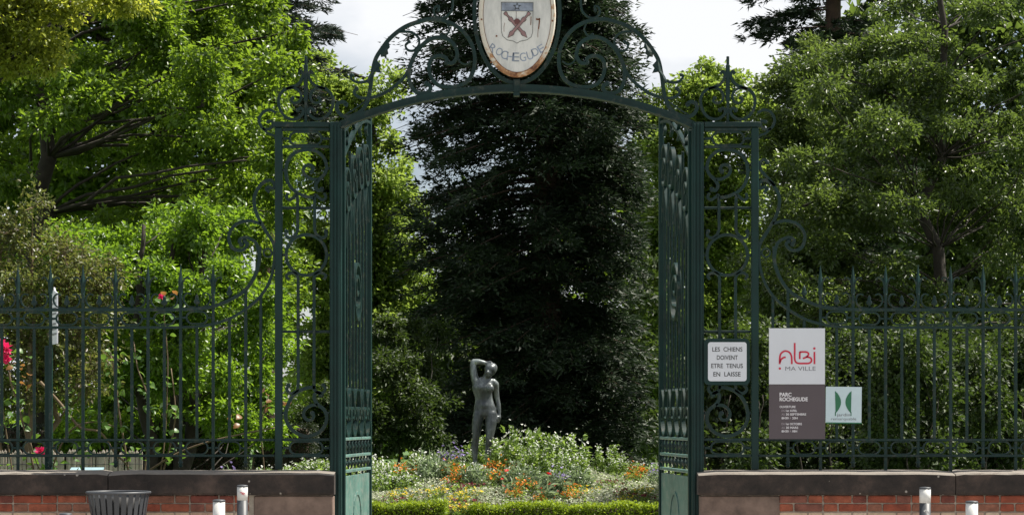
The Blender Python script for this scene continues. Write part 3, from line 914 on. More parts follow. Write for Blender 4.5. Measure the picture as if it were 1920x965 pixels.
# dished rim
v = [(x, YO+0.01, z) for x, z in oo]+[(x, YO-0.014, z) for x, z in oval_poly(70, 115.5)]+[(x, YO-0.003, z) for x, z in oval_poly(64, 109)]+[(x, YO+0.03, z) for x, z in oo]
fc = []
for k in range(2):
    for i in range(n):
        j = (i+1) % n; fc.append((k*n+i, k*n+j, (k+1)*n+j, (k+1)*n+i))
for i in range(n):
    j = (i+1) % n; fc.append((i, 3*n+i, 3*n+j, j))
MB().add(v, fc).build('rim', M['rusty'], d, True)
stroke('rim_line', [(969.8+64*math.cos(a), 27+109*math.sin(a)) for a in np.linspace(0, 2*math.pi, 40, endpoint=False)], YO-0.003, 0.004, 'rust', d, True, 1)
sh = zo2((362,28),(722,32),(720,200),(716,370),(700,420),(650,455),(575,470),(538,492),(500,468),(430,455),(380,415),(363,360),(360,200))
poly = [P(u, v_, YO) for u, v_ in sh]
mbs = MB()
for k in range(len(poly)):
    a, b_ = poly[k], poly[(k+1) % len(poly)]
    mbs.ribbon([a+np.array((0, -0.0022, 0)), b_+np.array((0, -0.0022, 0))], 0.0035, 0.002)
shield = mbs.build('shield_outline', M['print_dark'], d)
band = [(P(u, v_, YO)[0], P(u, v_, YO)[2]) for u, v_ in zo2((366,124),(718,127),(718,36),(366,33))]
MB().prism(band, YO-0.0012, YO-0.0002).build('shield_chief', M['slate_paint'], shield)
mbs = MB()
stroke('shield_line', zo2((362,125),(540,127),(720,129)), YO-0.001, 0.003, 'print_dark', shield)
stroke('shield_line', zo2((531,130),(531,180),(528,240)), YO, 0.003, 'maroon', shield)
star = []
for k in range(10):
    r = 48 if k % 2 == 0 else 20; a = math.pi/2+k*math.pi/5
    u, v_ = zo2((540+r*math.cos(a), 78-r*math.sin(a)))[0]; q = P(u, v_, YO); star.append((q[0], q[2]))
MB().prism(star, YO-0.004, YO-0.0014).build('shield_star', M['print_dark'], shield)
star = [((x-star[0][0])*0.6+star[0][0], (z-sum(s[1] for s in star)/10)*0.6+sum(s[1] for s in star)/10) for x, z in star]
MB().prism(star, YO-0.005, YO-0.0042).build('shield_star', M['slate_paint'], shield)
for (xa, ya), (xb, yb), dy in (((410,155),(655,430),0.0), ((672,158),(435,430),0.004)):
    a, b_ = np.array((xa, ya), float), np.array((xb, yb), float)
    dv = (b_-a)/np.linalg.norm(b_-a); nv = np.array((-dv[1], dv[0])); Lm = np.linalg.norm(b_-a)
    def mace(prof, y0, y1, mat):
        pts = [a+dv*s*Lm+nv*w for s, w in prof]+[a+dv*s*Lm-nv*w for s, w in prof[::-1]]
        pl = [(P(u, v_, YO)[0], P(u, v_, YO)[2]) for u, v_ in zo2(*[tuple(q) for q in pts])]
        MB().prism(pl, YO-y1-dy, YO-y0-dy).build('crossed_mace', M[mat], shield)
    mace([(-0.05,14),(-0.03,22),(0.03,22),(0.06,13),(0.17,13),(0.19,26),(0.27,26),(0.30,19),(0.75,19),(0.78,27),(0.85,27),(0.88,19),(1.0,2)], 0.0006, 0.003, 'print_dark')
    mace([(-0.04,9),(-0.02,17),(0.02,17),(0.06,8),(0.17,8),(0.195,20),(0.265,20),(0.30,14),(0.75,14),(0.785,22),(0.845,22),(0.88,14),(0.97,3)], 0.0032, 0.004, 'mauve_paint')
u, v_ = zo2((540,245))[0]; q = P(u, v_, YO)
MB().prism([(q[0]+0.026*math.cos(a)*(1+0.12*math.sin(5*a)), q[2]+0.026*math.sin(a)) for a in np.linspace(0, 2*math.pi, 16, endpoint=False)], YO-0.011, YO-0.0005).build('shield_charge', M['maroon'], shield)
for pts, w in ((((755,218),(780,222),(800,212)), 0.014), (((795,215),(790,270),(783,330)), 0.011), (((780,330),(775,380),(776,425)), 0.004), (((698,190),(697,240),(694,285)), 0.007), (((400,260),(392,310),(393,360)), 0.003)):
    stroke('rust_streak', zo2(*pts), YO, w, 'rust', d)
for x, y in ((137, 222), (942, 238), (245, 705), (530, 838), (308, 410)):
    u, v_ = zo2((x, y))[0]; q = P(u, v_, YO-0.012)
    MB().ball(q, 0.009, 0.006, 0.009, 8, 5).build('bolt', M['rust'], d)
# the name, letter by letter along an arc
for ch, x, y, rot, hh in (('R',265,545,33,95),('O',340,585,25,92),('C',397,620,15,100),('H',462,640,7,100),('E',528,645,1,105),('G',605,645,-6,100),('U',685,625,-14,100),('D',745,588,-24,92),('E',812,550,-32,92)):
    u, v_ = zo2((x, y))[0]
    o = text_part('lettering', ch, u-6.0, u+6.0, v_, hh/6.033*0.98, YO, 'faded_blue', d)
    q = P(u, v_, YO); cz = q[2]
    n_ = len(o.data.vertices); co = np.empty(n_*3, np.float32); o.data.vertices.foreach_get('co', co); co = co.reshape(-1, 3)
    hz = hh/6.033/200/2
    c, s = math.cos(math.radians(-rot)), math.sin(math.radians(-rot))
    dx = co[:, 0]-q[0]; dz = co[:, 2]-cz-hz
    co[:, 0] = q[0]+dx*c-dz*s; co[:, 2] = cz+dx*s+dz*c
    o.data.vertices.foreach_set('co', co.ravel()); o.data.update()

# ------------------------------------------------------------------ street furniture
M['bin_grey'] = plain('bin_grey', (0.040, 0.044, 0.050), 0.45, 0.12, 6)
M['bin_liner'] = plain('bin_liner', (0.012, 0.012, 0.013), 0.7, 0.1, 6)
M['bollard_white'] = plain('bollard_white', (0.55, 0.55, 0.53), 0.45, 0.22, 7)
M['bollard_grey'] = plain('bollard_grey', (0.045, 0.05, 0.057), 0.5, 0.15, 9)
M['bollard_green'] = plain('bollard_green', (0.16, 0.22, 0.19), 0.5, 0.2, 9)

def make_bin():
    Y = 19.2
    c = P(222, 920, Y); zt_ = c[2]
    b = thing('litter_bin', 'dark grey slatted flared litter bin in front of the brick wall', 'litter bin', (c[0], Y, 0))
    R = lambda z: 0.205+0.075*(max(0, (z/zt_-0.3))/0.7)**1.7
    MB().lathe((c[0], Y, 0.1), [(0.19, 0), (0.185, 0.3), (0.20, zt_-0.25), (0.215, zt_-0.16)], 28).build('liner', M['bin_liner'], b, True)
    MB().lathe((c[0], Y, 0.008), [(0.15, 0), (0.15, 0.03), (0.07, 0.05), (0.07, 0.10)], 20).build('foot', M['bin_grey'], b, True)
    ns = 26
    for k in range(ns):
        a = 2*math.pi*k/ns
        t_ = np.array((-math.sin(a), math.cos(a), 0)); r_ = np.array((math.cos(a), math.sin(a), 0))
        v = []; zs_ = np.linspace(0.10, zt_-0.012, 9)
        for z in zs_:
            w = 0.0165*R(z)/0.2
            for dr, dw in ((0, -1), (0, 1), (-0.006, 1), (-0.006, -1)):
                v.append(np.array((c[0], Y, z))+r_*(R(z)+dr)+t_*w*dw)
        f = [(0,1,2,3)]
        for q in range(8):
            for i in range(4):
                j = (i+1) % 4; f.append((4*q+i, 4*q+4+i, 4*q+4+j, 4*q+j))
        f.append((35,34,33,32))
        MB().add(v, f).build('slat', M['bin_grey'], b)
    ring = [(c[0]+0.281*math.cos(a), Y+0.281*math.sin(a), zt_-0.012) for a in np.linspace(0, 2*math.pi, 41)]
    MB().tube(ring, 0.013, 8).build('rim', M['bin_grey'], b, True)
    ring = [(c[0]+0.20*math.cos(a), Y+0.20*math.sin(a), 0.12) for a in np.linspace(0, 2*math.pi, 31)]
    MB().tube(ring, 0.012, 6).build('rim', M['bin_grey'], b, True)
make_bin()

def make_bollard(u, vtop, Y, wpx, label, vband, mark=0, top='bollard_grey'):
    c = P(u, vtop, Y); r = wpx*Y/FPX/2; zt_ = c[2]; zb = P(u, vband, Y)[2]
    b = thing('bollard', label, 'bollard', (c[0], Y, 0.008), None)
    MB().lathe((c[0], Y, 0.008), [(r, 0), (r, zb-0.008)], 24).build('shaft', M['bollard_grey'], b, True)
    MB().lathe((c[0], Y, zb+0.0005), [(r*1.01, 0), (r*1.01, zt_-zb-0.014)], 24).build('white_band', M['bollard_white'], b, True)
    MB().lathe((c[0], Y, zt_-0.013), [(r*1.06, 0), (r*1.06, 0.010), (r*0.9, 0.016), (0.01, 0.019)], 24).build('cap', M['bollard_grey'], b, True)
    if mark == 1:
        for k in range(3):
            q = P(u+(-2, 2, 1)[k], vband-14+(0, 1, 3)[k], Y-r*1.03)
            MB().ribbon([q+np.array((-0.012, 0, 0.002*k)), q+np.array((0.0, -0.001, 0.004)), q+np.array((0.013, 0, -0.004))], 0.006, 0.003).build('red_mark', M['red_print'], b)
    if mark == 2:
        for k in range(2):
            q = P(u+(1, 5)[k], vband+16+3*k, Y-r*1.02)
            MB().ribbon([q+np.array((-0.015, 0, 0)), q+np.array((0.0, -0.001, 0.012)), q+np.array((0.014, 0, -0.004))], 0.014, 0.003).build('scuff', M['bollard_white'], b)
make_bollard(454.5, 909, 19.2, 20.0, 'tall white topped grey bollard with a red mark beside the sandstone block', 937, 1)
make_bollard(410.5, 936.5, 16.4, 22.6, 'white bollard between the slatted bin and the bollard with a red mark', 1004)
make_bollard(1734.5, 913, 19.2, 21.0, 'white topped bollard with scuffed grey shaft before the coping joint', 942, 2)
make_bollard(1822, 939, 16.4, 22.5, 'white bollard next to the bollard with the scuffed grey shaft', 1006)
make_bollard(123, 962, 14.6, 23, 'low bollard with a pale green cap beside the slatted bin', 990)
bpy.data.objects['bollard.004'].children[-1].data.materials[0] = M['bollard_green']

# --- old sign on a post behind the railing
Y = 21.0
d = thing('sign_post', 'narrow white enamel notice on a square green post behind the railing', 'sign post', P(92, 900, Y)*np.array((1, 1, 0)))
a = P(91.5, 0, Y)[0]
MB().cbox((a-0.034, Y-0.034, 0), (a+0.034, Y+0.034, P(0, 648, Y)[2]), 0.005).build('post', M['post'], d)
def turned(mb, ang):
    c, s = math.cos(ang), math.sin(ang); cx = P(102, 0, Y)[0]
    mb.v = [(cx+(x-cx)*c-(y-Y)*s, Y+(x-cx)*s+(y-Y)*c, z) for x, y, z in mb.v]
    return mb
x0 = P(102, 0, Y)[0]; z0, z1 = P(0, 645, Y)[2], P(0, 550, Y)[2]
turned(MB().prism([(x0-0.17, z0), (x0+0.17, z0), (x0+0.17, z1), (x0+0.06, z1+0.02), (x0, z1+0.06), (x0-0.06, z1+0.02), (x0-0.17, z1)], Y-0.006, Y+0.006), math.radians(-68)).build('plate', M['white_sign'], d)
for k in range(8):
    zl = z1-0.05-k*0.05
    mbx = MB(); xx = x0-0.14
    while xx < x0+0.12:
        w = random.uniform(0.02, 0.05); mbx.box((xx, Y-0.008, zl-0.010), (xx+w, Y-0.0065, zl+0.010)); xx += w+0.014
    turned(mbx, math.radians(-68)).build('print_line', M['grey_print'], d)

# ------------------------------------------------------------------ statue
def make_statue():
    Y = 33.0
    S = FPX/Y
    K = lambda zx, zy, dy=0.0: np.array(((840+zx/3.857-CX)/S, Y+dy, EYE-(650+zy/3.857-HOR)/S))
    R = lambda zr: zr/3.857/S
    mb = MB()
    def limb(*seq):
        """chain of (zx,zy,dy,r): overlapping spheres along the chain"""
        for (a, b) in zip(seq[:-1], seq[1:]):
            pa, pb = K(*a[:3]), K(*b[:3]); ra, rb = R(a[3]), R(b[3])
            n_ = max(2, int(np.linalg.norm(pb-pa)/(min(ra, rb)*0.30)))
            for k in range(n_+1):
                t = k/n_; q = pa+(pb-pa)*t; r = ra+(rb-ra)*t
                mb.ball(q, r, r, r, 14, 9)
    def ell(zx, zy, dy, rx, ry, rz): mb.ball(K(zx, zy, dy), R(rx), R(ry), R(rz), 16, 11)
    # pelvis and trunk, stacked sections
    sec = np.array(((268,492,0.01,82,48),(268,468,0.01,84,50),(267,446,0.01,82,49),(265,425,0.0,76,45),(262,402,0,70,42),(260,380,0,65,40),(257,358,0,65,42),(253,335,0,69,45),(250,312,-0.01,73,48),(250,290,-0.01,76,50),(255,268,0,77,46),(262,248,0.01,70,40),(268,236,0.01,56,34)))
    for q in np.arange(0, len(sec)-0.99, 0.2):
        zx, zy, dy, rx, ry = [float(np.interp(q, range(len(sec)), sec[:, i])) for i in range(5)]
        mb.ball(K(zx, zy, dy), R(rx), R(ry), R(20), 24, 9)
    ell(232, 296, -0.075, 30, 28, 32); ell(305, 300, -0.075, 30, 28, 32)
    ell(228, 492, 0.06, 43, 42, 48); ell(306, 490, 0.06, 43, 42, 48)
    ell(264, 425, -0.05, 42, 24, 40)
    # legs
    limb((224,490,0,44),(213,540,-0.01,40),(206,600,-0.015,34),(203,645,-0.02,28),(200,672,-0.01,26),(195,705,0.02,28),(194,735,0.02,26),(195,780,0.015,20),(196,812,0.01,17),(196,834,0.015,18))
    limb((310,490,0,46),(313,540,-0.02,43),(307,600,-0.04,36),(301,650,-0.05,29),(299,680,-0.04,27),(297,712,0.0,29),(293,745,0.0,26),(288,795,0.0,19),(285,828,0.0,17),(285,848,0.01,18))
    limb((196,838,0.03,17),(194,846,-0.05,16),(192,852,-0.13,13),(191,855,-0.17,9))
    limb((285,850,0.03,17),(285,856,-0.06,16),(286,861,-0.13,14),(287,864,-0.18,9))
    # raised arm: shoulder, elbow, forearm to the head
    limb((208,262,0,34),(196,232,0.0,30),(186,190,0.0,27),(182,150,0.0,25),(182,114,0.0,22),(186,108,0.0,20))
    limb((186,106,0.0,20),(215,106,-0.01,21),(245,111,-0.01,18),(272,117,-0.01,14),(285,118,-0.01,13))
    for k in range(5):
        limb((282,112+k*4,-0.01,7),(300,104+k*6,-0.02,6),(314,107+k*7,-0.03,5))
    # hanging arm
    limb((325,256,0.02,29),(344,270,0.03,25),(348,310,0.05,21),(352,350,0.06,20),(358,385,0.06,18),(365,425,0.05,18),(370,465,0.04,14),(371,492,0.03,12))
    limb((371,495,0.03,13),(370,512,0.02,15))
    for k in range(4):
        limb((364+k*4,515,0.0+0.012*k,6),(361+k*4,532,-0.005+0.012*k,5.2),(358+k*4,548-abs(k-1.5)*3,0.0+0.012*k,4.5))
    limb((362,502,-0.01,6),(356,516,-0.03,5.5),(354,528,-0.04,4.5))
    # neck and head: bowed, turned to the hanging arm
    limb((268,240,0.0,32),(276,222,-0.01,27),(288,200,-0.02,26))
    ell(308, 162, -0.01, 44, 50, 46); ell(316, 152, 0.01, 42, 48, 40); ell(296, 188, -0.05, 32, 34, 36); ell(288, 208, -0.085, 17, 16, 14)
    ell(286, 182, -0.125, 7, 11, 13); ell(281, 188, -0.135, 7, 9, 6)
    ell(330, 178, 0.01, 9, 12, 15); ell(285, 200, -0.115, 10, 7, 4)
    me = mb.mesh('tmp')
    ob = bpy.data.objects.new('tmp', me); COL.objects.link(ob)
    rm = ob.modifiers.new('r', 'REMESH'); rm.mode = 'VOXEL'; rm.voxel_size = 0.0085
    sm = ob.modifiers.new('s', 'SMOOTH'); sm.factor = 0.5; sm.iterations = 12
    bpy.context.view_layer.update()
    body = bpy.data.meshes.new_from_object(ob.evaluated_get(_dg()))
    bpy.data.objects.remove(ob)
    for p in body.polygons: p.use_smooth = True
    m, nt, b, out = new_mat('bronze')
    n1 = noise(nt, 4, 7, 0.7, 'World', (1, 1, 0.4))
    r1 = ramp(nt, [(0.36, (0.04, 0.047, 0.05)), (0.5, (0.105, 0.118, 0.12)), (0.64, (0.28, 0.32, 0.31))])
    nt.links.new(n1.outputs['Fac'], r1.inputs[0]); nt.links.new(r1.outputs[0], b.inputs['Base Color'])
    b.inputs['Roughness'].default_value = 0.4; b.inputs['Metallic'].default_value = 0.45
    base = K(245, 868)
    s = thing('statue', 'grey bronze standing nude figure, one arm over bowed head, amid the flowers', 'statue', (base[0], Y, 0.5))
    link('body', body, s, m)
    MB().cbox((base[0]-0.30, Y-0.3, base[2]-0.05), (base[0]+0.30, Y+0.26, base[2]), 0.012).build('base_plate', m, s)
    MB().cbox((base[0]-0.40, Y-0.4, 0.2), (base[0]+0.40, Y+0.36, base[2]-0.052), 0.02).build('plinth', M['sandstone'], s)
make_statue()
# ------------------------------------------------------------------ foliage
def leaf_arrays(C, Dirs, L, Wd, fold=0.18, up=0.6):
    """C (n,3) leaf bases, Dirs (n,3) growth directions -> verts, tris"""
    n = len(C)
    D = Dirs/np.maximum(1e-6, np.linalg.norm(Dirs, axis=1, keepdims=True))
    N = RNG.normal(0, 1, (n, 3)); N[:, 2] += up*2
    N -= (N*D).sum(1, keepdims=True)*D
    N /= np.maximum(1e-6, np.linalg.norm(N, axis=1, keepdims=True))
    S = np.cross(D, N)
    l = (L*RNG.uniform(0.5, 1.45, n))[:, None]; w = (Wd*RNG.uniform(0.7, 1.2, n))[:, None]
    V = np.empty((n, 4, 3), np.float32)
    V[:, 0] = C
    V[:, 1] = C+D*l*0.45+S*w*0.5+N*l*fold
    V[:, 2] = C+D*l
    V[:, 3] = C+D*l*0.45-S*w*0.5+N*l*fold
    i = np.arange(n)*4
    F = np.stack([np.stack([i, i+1, i+2], 1), np.stack([i, i+2, i+3], 1)], 1).reshape(-1, 3)
    return V.reshape(-1, 3), F

def ell_points(n, power=0.42):
    v = RNG.normal(0, 1, (n, 3)); v /= np.linalg.norm(v, axis=1, keepdims=True)
    return v*(RNG.uniform(0, 1, n)**power)[:, None]

def blob_clumps(blobs, Y, n_clumps, lump=0.25):
    """blobs: (u,v,ru,rv[,dY[,density]]) in picture terms at distance Y; returns clump centres and blob-outward vectors"""
    area = np.array([b[2]*b[3]*(b[5] if len(b) > 5 else 1) for b in blobs], float)
    cnt = np.maximum(3, (n_clumps*area/area.sum()).astype(int))
    cs, outs = [], []
    for b, k in zip(blobs, cnt):
        yy = Y+(b[4] if len(b) > 4 else 0); s = yy/FPX
        c = P(b[0], b[1], yy)
        e = ell_points(k)
        r = np.array((b[2]*s, (b[2]+b[3])*0.5*s*0.9, b[3]*s))
        wob = 1+lump*np.sin(e[:, :1]*5+b[0])*np.cos(e[:, 2:]*6+b[1])
        cs.append(c+e*r*wob); outs.append(e)
    return np.concatenate(cs), np.concatenate(outs)

def foliage_mesh(name, cs, outs, n_leaves, clump_r, L, Wd, droop=0.3, up=0.6, flat=0.75, zmin=0.1):
    k = len(cs)
    idx = RNG.integers(0, k, n_leaves)
    size = RNG.uniform(0.6, 1.35, k)[idx][:, None]
    off = ell_points(n_leaves, 0.5)*clump_r*size*np.array((1, 1, flat))
    C = cs[idx]+off
    keep = C[:, 2] > zmin
    C, off, idx = C[keep], off[keep], idx[keep]
    D = off/clump_r+RNG.normal(0, 0.55, C.shape)+outs[idx]*0.4
    D[:, 2] -= droop
    V, F = leaf_arrays(C, D, L, Wd, up=up)
    return np_mesh(name, V, F)

def wood(mb, a, b, r0, r1, bend=0.12, n=7, sides=6):
    a, b = np.array(a, float), np.array(b, float)
    Ln = np.linalg.norm(b-a)
    off = RNG.normal(0, 1, 3)*Ln*bend
    off[2] = abs(off[2])*0.5
    pts = [a+(b-a)*t+off*math.sin(math.pi*t)+RNG.normal(0, 1, 3)*Ln*0.012*(0 < t < 1) for t in np.linspace(0, 1, n)]
    mb.tube(pts, [r0+(r1-r0)*t for t in np.linspace(0, 1, n)], sides)
    return pts

def tree(name, label, cat, Y, trunk_u, trunk_top_v, r0, blobs, leaf, n_clumps, n_leaves, clump_r, L, Wd, bark='bark', group=None, droop=0.3, up=0.6, twigs=70, lean=0.0, flat=0.75, stems=1):
    base = P(trunk_u, 0, Y); base[2] = 0
    t = thing(name, label, cat, base, group)
    cs, outs = blob_clumps(blobs, Y, n_clumps)
    me = foliage_mesh('crown', cs, outs, n_leaves, clump_r, L, Wd, droop, up, flat)
    mb = MB()
    spine = None
    for s in range(stems):
        top = P(trunk_u+lean+(s-(stems-1)/2)*60*(stems > 1), trunk_top_v, Y)
        b0 = base+np.array(((s-(stems-1)/2)*0.25, RNG.uniform(-.15, .15)*(stems > 1), -0.05))
        sp = wood(mb, b0, top, r0, r0*0.25, 0.03, 14, 9)
        spine = sp if spine is None else spine+sp
    spine = np.array(spine)
    for b in blobs:
        yy = Y+(b[4] if len(b) > 4 else 0)
        c = P(b[0], b[1], yy)
        cand = spine[spine[:, 2] < c[2]+0.2]
        if len(cand) == 0: cand = spine[:1]
        near = cand[np.argmin(np.linalg.norm(cand-c+np.array((0, 0, 0.8)), axis=1))]
        wood(mb, near, c, r0*(0.26 if len(blobs) < 40 else 0.12), r0*0.05, 0.08, 7, 5)
    bc = np.array([P(b[0], b[1], Y+(b[4] if len(b) > 4 else 0)) for b in blobs])
    for k in RNG.integers(0, len(cs), twigs):
        near = bc[np.argmin(np.linalg.norm(bc-cs[k], axis=1))]
        wood(mb, near, cs[k], r0*0.11, r0*0.04, 0.10, 5, 4)
    mb.build('trunk', M[bark], t, True)
    link('crown', me, t, M[leaf])
    return t

def conifer(name, label, Y, trunk_u, H, r0, prof, n_br, n_leaves, leaf, L, Wd, bark='bark_red', droop=0.25, z0=0.4, clump=0.2, az_range=None, m_=12):
    """prof: list of (z, left radius, right radius)"""
    base = P(trunk_u, 0, Y); base[2] = 0
    t = thing(name, label, 'tree', base)
    mb = MB()
    pts = [base+np.array((0.05*math.sin(k*1.3), 0.05*math.cos(k), H*k/16)) for k in range(17)]
    mb.tube(pts, [r0*(1-0.93*k/16)*(1.25 if k == 0 else 1) for k in range(17)], 10)
    pz = [p[0] for p in prof]; pl = [p[1] for p in prof]; pr = [p[2] for p in prof]
    cs, outs, wts = [], [], []
    for k in range(n_br):
        z = z0+(H-z0)*(k+RNG.uniform(0, 1))/n_br
        az = RNG.uniform(0, 2*math.pi) if az_range is None else RNG.uniform(*az_range)
        c, s = math.cos(az), math.sin(az)
        fx = (c+1)/2
        R = np.interp(z, pz, pl)*(1-fx)+np.interp(z, pz, pr)*fx
        R *= RNG.uniform(0.72, 1.10)
        dirv = np.array((c, s, 0.0))
        br = []
        for q in range(8):
            tt = q/7
            zz = z+0.10*R*tt-droop*R*tt*tt*1.5+droop*R*0.75*max(0, tt-0.6)**1.3
            side = 0.08*R*math.sin(tt*3+k)
            br.append(base+dirv*R*tt+np.array((-s, c, 0))*side+np.array((0, 0, zz)))
        mb.tube(br, [max(0.006, 0.030*R/3*(1-tt*0.9)) for tt in np.linspace(0, 1, 8)], 4)
        br = np.array(br)
        tt = RNG.uniform(0.22, 1.0, m_)
        pos = np.stack([np.interp(tt*7, range(8), br[:, i]) for i in range(3)], 1)
        spread = (0.12+0.13*R*(1.05-tt))[:, None]
        lat = RNG.normal(0, 1, (m_, 1))
        pos = pos+np.array((-s, c, 0))*lat*spread+np.array((0, 0, -0.05))*np.abs(lat)
        cs.append(pos); outs.append(np.tile(dirv, (m_, 1))+np.array((-s, c, 0))*np.sign(lat)*0.7+np.array((0, 0, -0.15)))
    cs = np.concatenate(cs); outs = np.concatenate(outs)
    idx = RNG.integers(0, len(cs), n_leaves)
    off = ell_points(n_leaves, 0.6)*clump*RNG.uniform(0.6, 1.5, len(cs))[idx][:, None]*np.array((1, 1, 0.55))
    C = cs[idx]+off
    keep = C[:, 2] > 0.08
    C, off, idx = C[keep], off[keep], idx[keep]
    D = outs[idx]*0.8+off/clump*0.7+RNG.normal(0, 0.35, C.shape)
    n = len(C); D /= np.linalg.norm(D, axis=1, keepdims=True)
    S = np.cross(D, RNG.normal(0, 1, C.shape)+np.array((0, 0, 1.5))); S /= np.linalg.norm(S, axis=1, keepdims=True)
    l = L*RNG.uniform(0.6, 1.3, n)[:, None]; w = Wd*RNG.uniform(0.7, 1.3, n)[:, None]
    V = np.stack([C+S*w*0.5, C-S*w*0.5, C+D*l], 1).reshape(-1, 3); F = np.arange(3*n).reshape(-1, 3)
    mb.build('trunk', M[bark], t, True)
    link('crown', np_mesh('crown', V, F), t, M[leaf])
    return t

def scatter(n, u0, u1, v0, v1, ru, rv, dy, edge=None, fixed=()):
    out = list(fixed)
    while len(out) < n:
        u, v = RNG.uniform(u0, u1), RNG.uniform(v0, v1)
        if edge is not None and v < np.interp(u, [e[0] for e in edge], [e[1] for e in edge])+RNG.exponential(45): continue
        out.append((u, v, RNG.uniform(*ru), RNG.uniform(*rv), RNG.uniform(*dy)))
    return out
M['leaf_mid'] = leaf_mat('leaf_mid', (0.034, 0.072, 0.009), (0.118, 0.195, 0.022), (0.33, 0.50, 0.03), 0.5, 0.36)
M['leaf_bright'] = leaf_mat('leaf_bright', (0.034, 0.075, 0.008), (0.115, 0.205, 0.022), (0.33, 0.54, 0.03), 0.52, 0.36)
M['leaf_yellow'] = leaf_mat('leaf_yellow', (0.10, 0.14, 0.016), (0.22, 0.25, 0.035), (0.62, 0.66, 0.07), 0.55)
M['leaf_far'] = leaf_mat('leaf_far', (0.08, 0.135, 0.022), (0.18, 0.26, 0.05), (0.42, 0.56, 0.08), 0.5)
M['leaf_bronze'] = leaf_mat('leaf_bronze', (0.060, 0.036, 0.018), (0.11, 0.15, 0.035), (0.28, 0.32, 0.06), 0.42, nscale=1.8)
M['leaf_olive'] = leaf_mat('leaf_olive', (0.022, 0.042, 0.011), (0.080, 0.118, 0.030), (0.19, 0.28, 0.04), 0.44, 0.34)
M['leaf_olive_pale'] = leaf_mat('leaf_olive_pale', (0.040, 0.068, 0.018), (0.11, 0.155, 0.042), (0.26, 0.36, 0.06), 0.46, 0.34)
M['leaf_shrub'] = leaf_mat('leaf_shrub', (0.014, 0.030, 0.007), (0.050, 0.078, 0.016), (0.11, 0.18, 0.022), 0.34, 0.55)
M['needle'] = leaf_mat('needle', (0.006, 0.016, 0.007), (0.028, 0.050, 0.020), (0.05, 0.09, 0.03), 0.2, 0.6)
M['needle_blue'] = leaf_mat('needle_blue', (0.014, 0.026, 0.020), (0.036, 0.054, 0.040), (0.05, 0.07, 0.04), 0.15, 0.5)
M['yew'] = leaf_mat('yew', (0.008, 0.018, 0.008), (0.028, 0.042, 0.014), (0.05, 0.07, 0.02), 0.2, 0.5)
M['box_leaf'] = leaf_mat('box_leaf', (0.12, 0.18, 0.014), (0.24, 0.33, 0.028), (0.48, 0.60, 0.03), 0.45, 0.45, 3)

# --- big dark conifer in the middle
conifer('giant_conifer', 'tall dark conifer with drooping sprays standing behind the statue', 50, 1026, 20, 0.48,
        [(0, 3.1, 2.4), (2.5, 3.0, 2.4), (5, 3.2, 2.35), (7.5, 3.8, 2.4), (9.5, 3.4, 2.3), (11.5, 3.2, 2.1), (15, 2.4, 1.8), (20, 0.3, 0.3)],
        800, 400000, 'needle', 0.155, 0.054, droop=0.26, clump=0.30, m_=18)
# --- cedar on the left, one branch reaching past the leaves into the sky
conifer('cedar_tree', 'dark conifer whose branch pokes into the sky beside the broadleaf trees', 54, 500, 20, 0.35,
        [(0, 1.0, 1.0), (8, 1.4, 1.4), (10.5, 1.7, 1.9), (12, 1.9, 2.2), (14, 1.9, 2.0), (20, 0.2, 0.2)], 170, 60000, 'needle_blue', 0.15, 0.05, z0=8.5, droop=0.18)
# --- conifer behind the right hand tree
conifer('pine_tree', 'ragged dark conifer behind the large olive leaved tree', 47, 1565, 19, 0.35,
        [(0, 1.2, 1.2), (5, 1.9, 1.9), (9.6, 2.0, 2.0), (11, 2.1, 2.2), (14, 2.4, 2.0), (19, 0.2, 0.2)], 190, 95000, 'needle', 0.15, 0.05, z0=3.0, droop=0.16)

# --- left side
tree('broadleaf_tree', 'tall mid green broadleaf tree behind the railing with roses', 'tree', 43, 75, 60, 0.34,
     scatter(120, -130, 545, -110, 640, (35, 85), (28, 62), (-3.5, 3), [(-130,-120),(480,-120),(500,20),(545,60)], [(520,200,45,50),(540,60,40,50),(505,420,40,60),(515,520,40,60)]),
     'leaf_mid', 1250, 132000, 0.33, 0.115, 0.075, twigs=160)
tree('backing_tree', 'shaded green tree closing the gaps behind the mid green broadleaf tree', 'tree', 52, 250, 100, 0.3,
     [(u, v, 110, 100) for u in (-40, 110, 260, 400) for v in (20, 180, 330)]+[(480, 150, 60, 80), (470, 300, 70, 90), (300, -90, 160, 60), (60, -90, 160, 60)],
     'leaf_mid', 500, 36000, 0.6, 0.24, 0.16, twigs=30)
tree('bright_shrub_tree', 'bright fresh green bushy tree behind the railing with roses', 'tree', 35, 330, 420, 0.13,
     scatter(75, 100, 515, 260, 820, (30, 70), (22, 48), (-1.5, 4.5), [(100,470),(180,380),(300,330),(400,350),(515,430)]),
     'leaf_bright', 1100, 90000, 0.24, 0.088, 0.060, twigs=70, stems=3)
tree('bronze_shrub', 'purple brown twiggy shrub behind the railing with roses', 'shrub', 32, 60, 470, 0.07,
     [(20,430,60,50),(130,470,45,45),(60,390,35,35),(180,540,40,50),(40,540,110,80),(150,520,80,70),(60,640,110,80),(150,620,80,80),(-60,560,90,140),(70,730,100,60),(170,710,60,60),(-60,720,90,80)],
     'leaf_bronze', 480, 20000, 0.22, 0.072, 0.045, bark='twig', twigs=330, stems=3)
tree('oak_tree', 'yellow green oak whose low boughs hang before the mid green tree', 'tree', 31, -260, -200, 0.30,
     [(20,40,70,60),(80,90,50,40),(50,-10,90,40),(140,10,80,25),(220,2,70,22),(20,110,40,30),(90,130,22,14),(-90,60,100,90),(-200,-20,130,100),(-300,-110,140,80,0,.3)],
     'leaf_yellow', 420, 22000, 0.20, 0.085, 0.050, twigs=90)
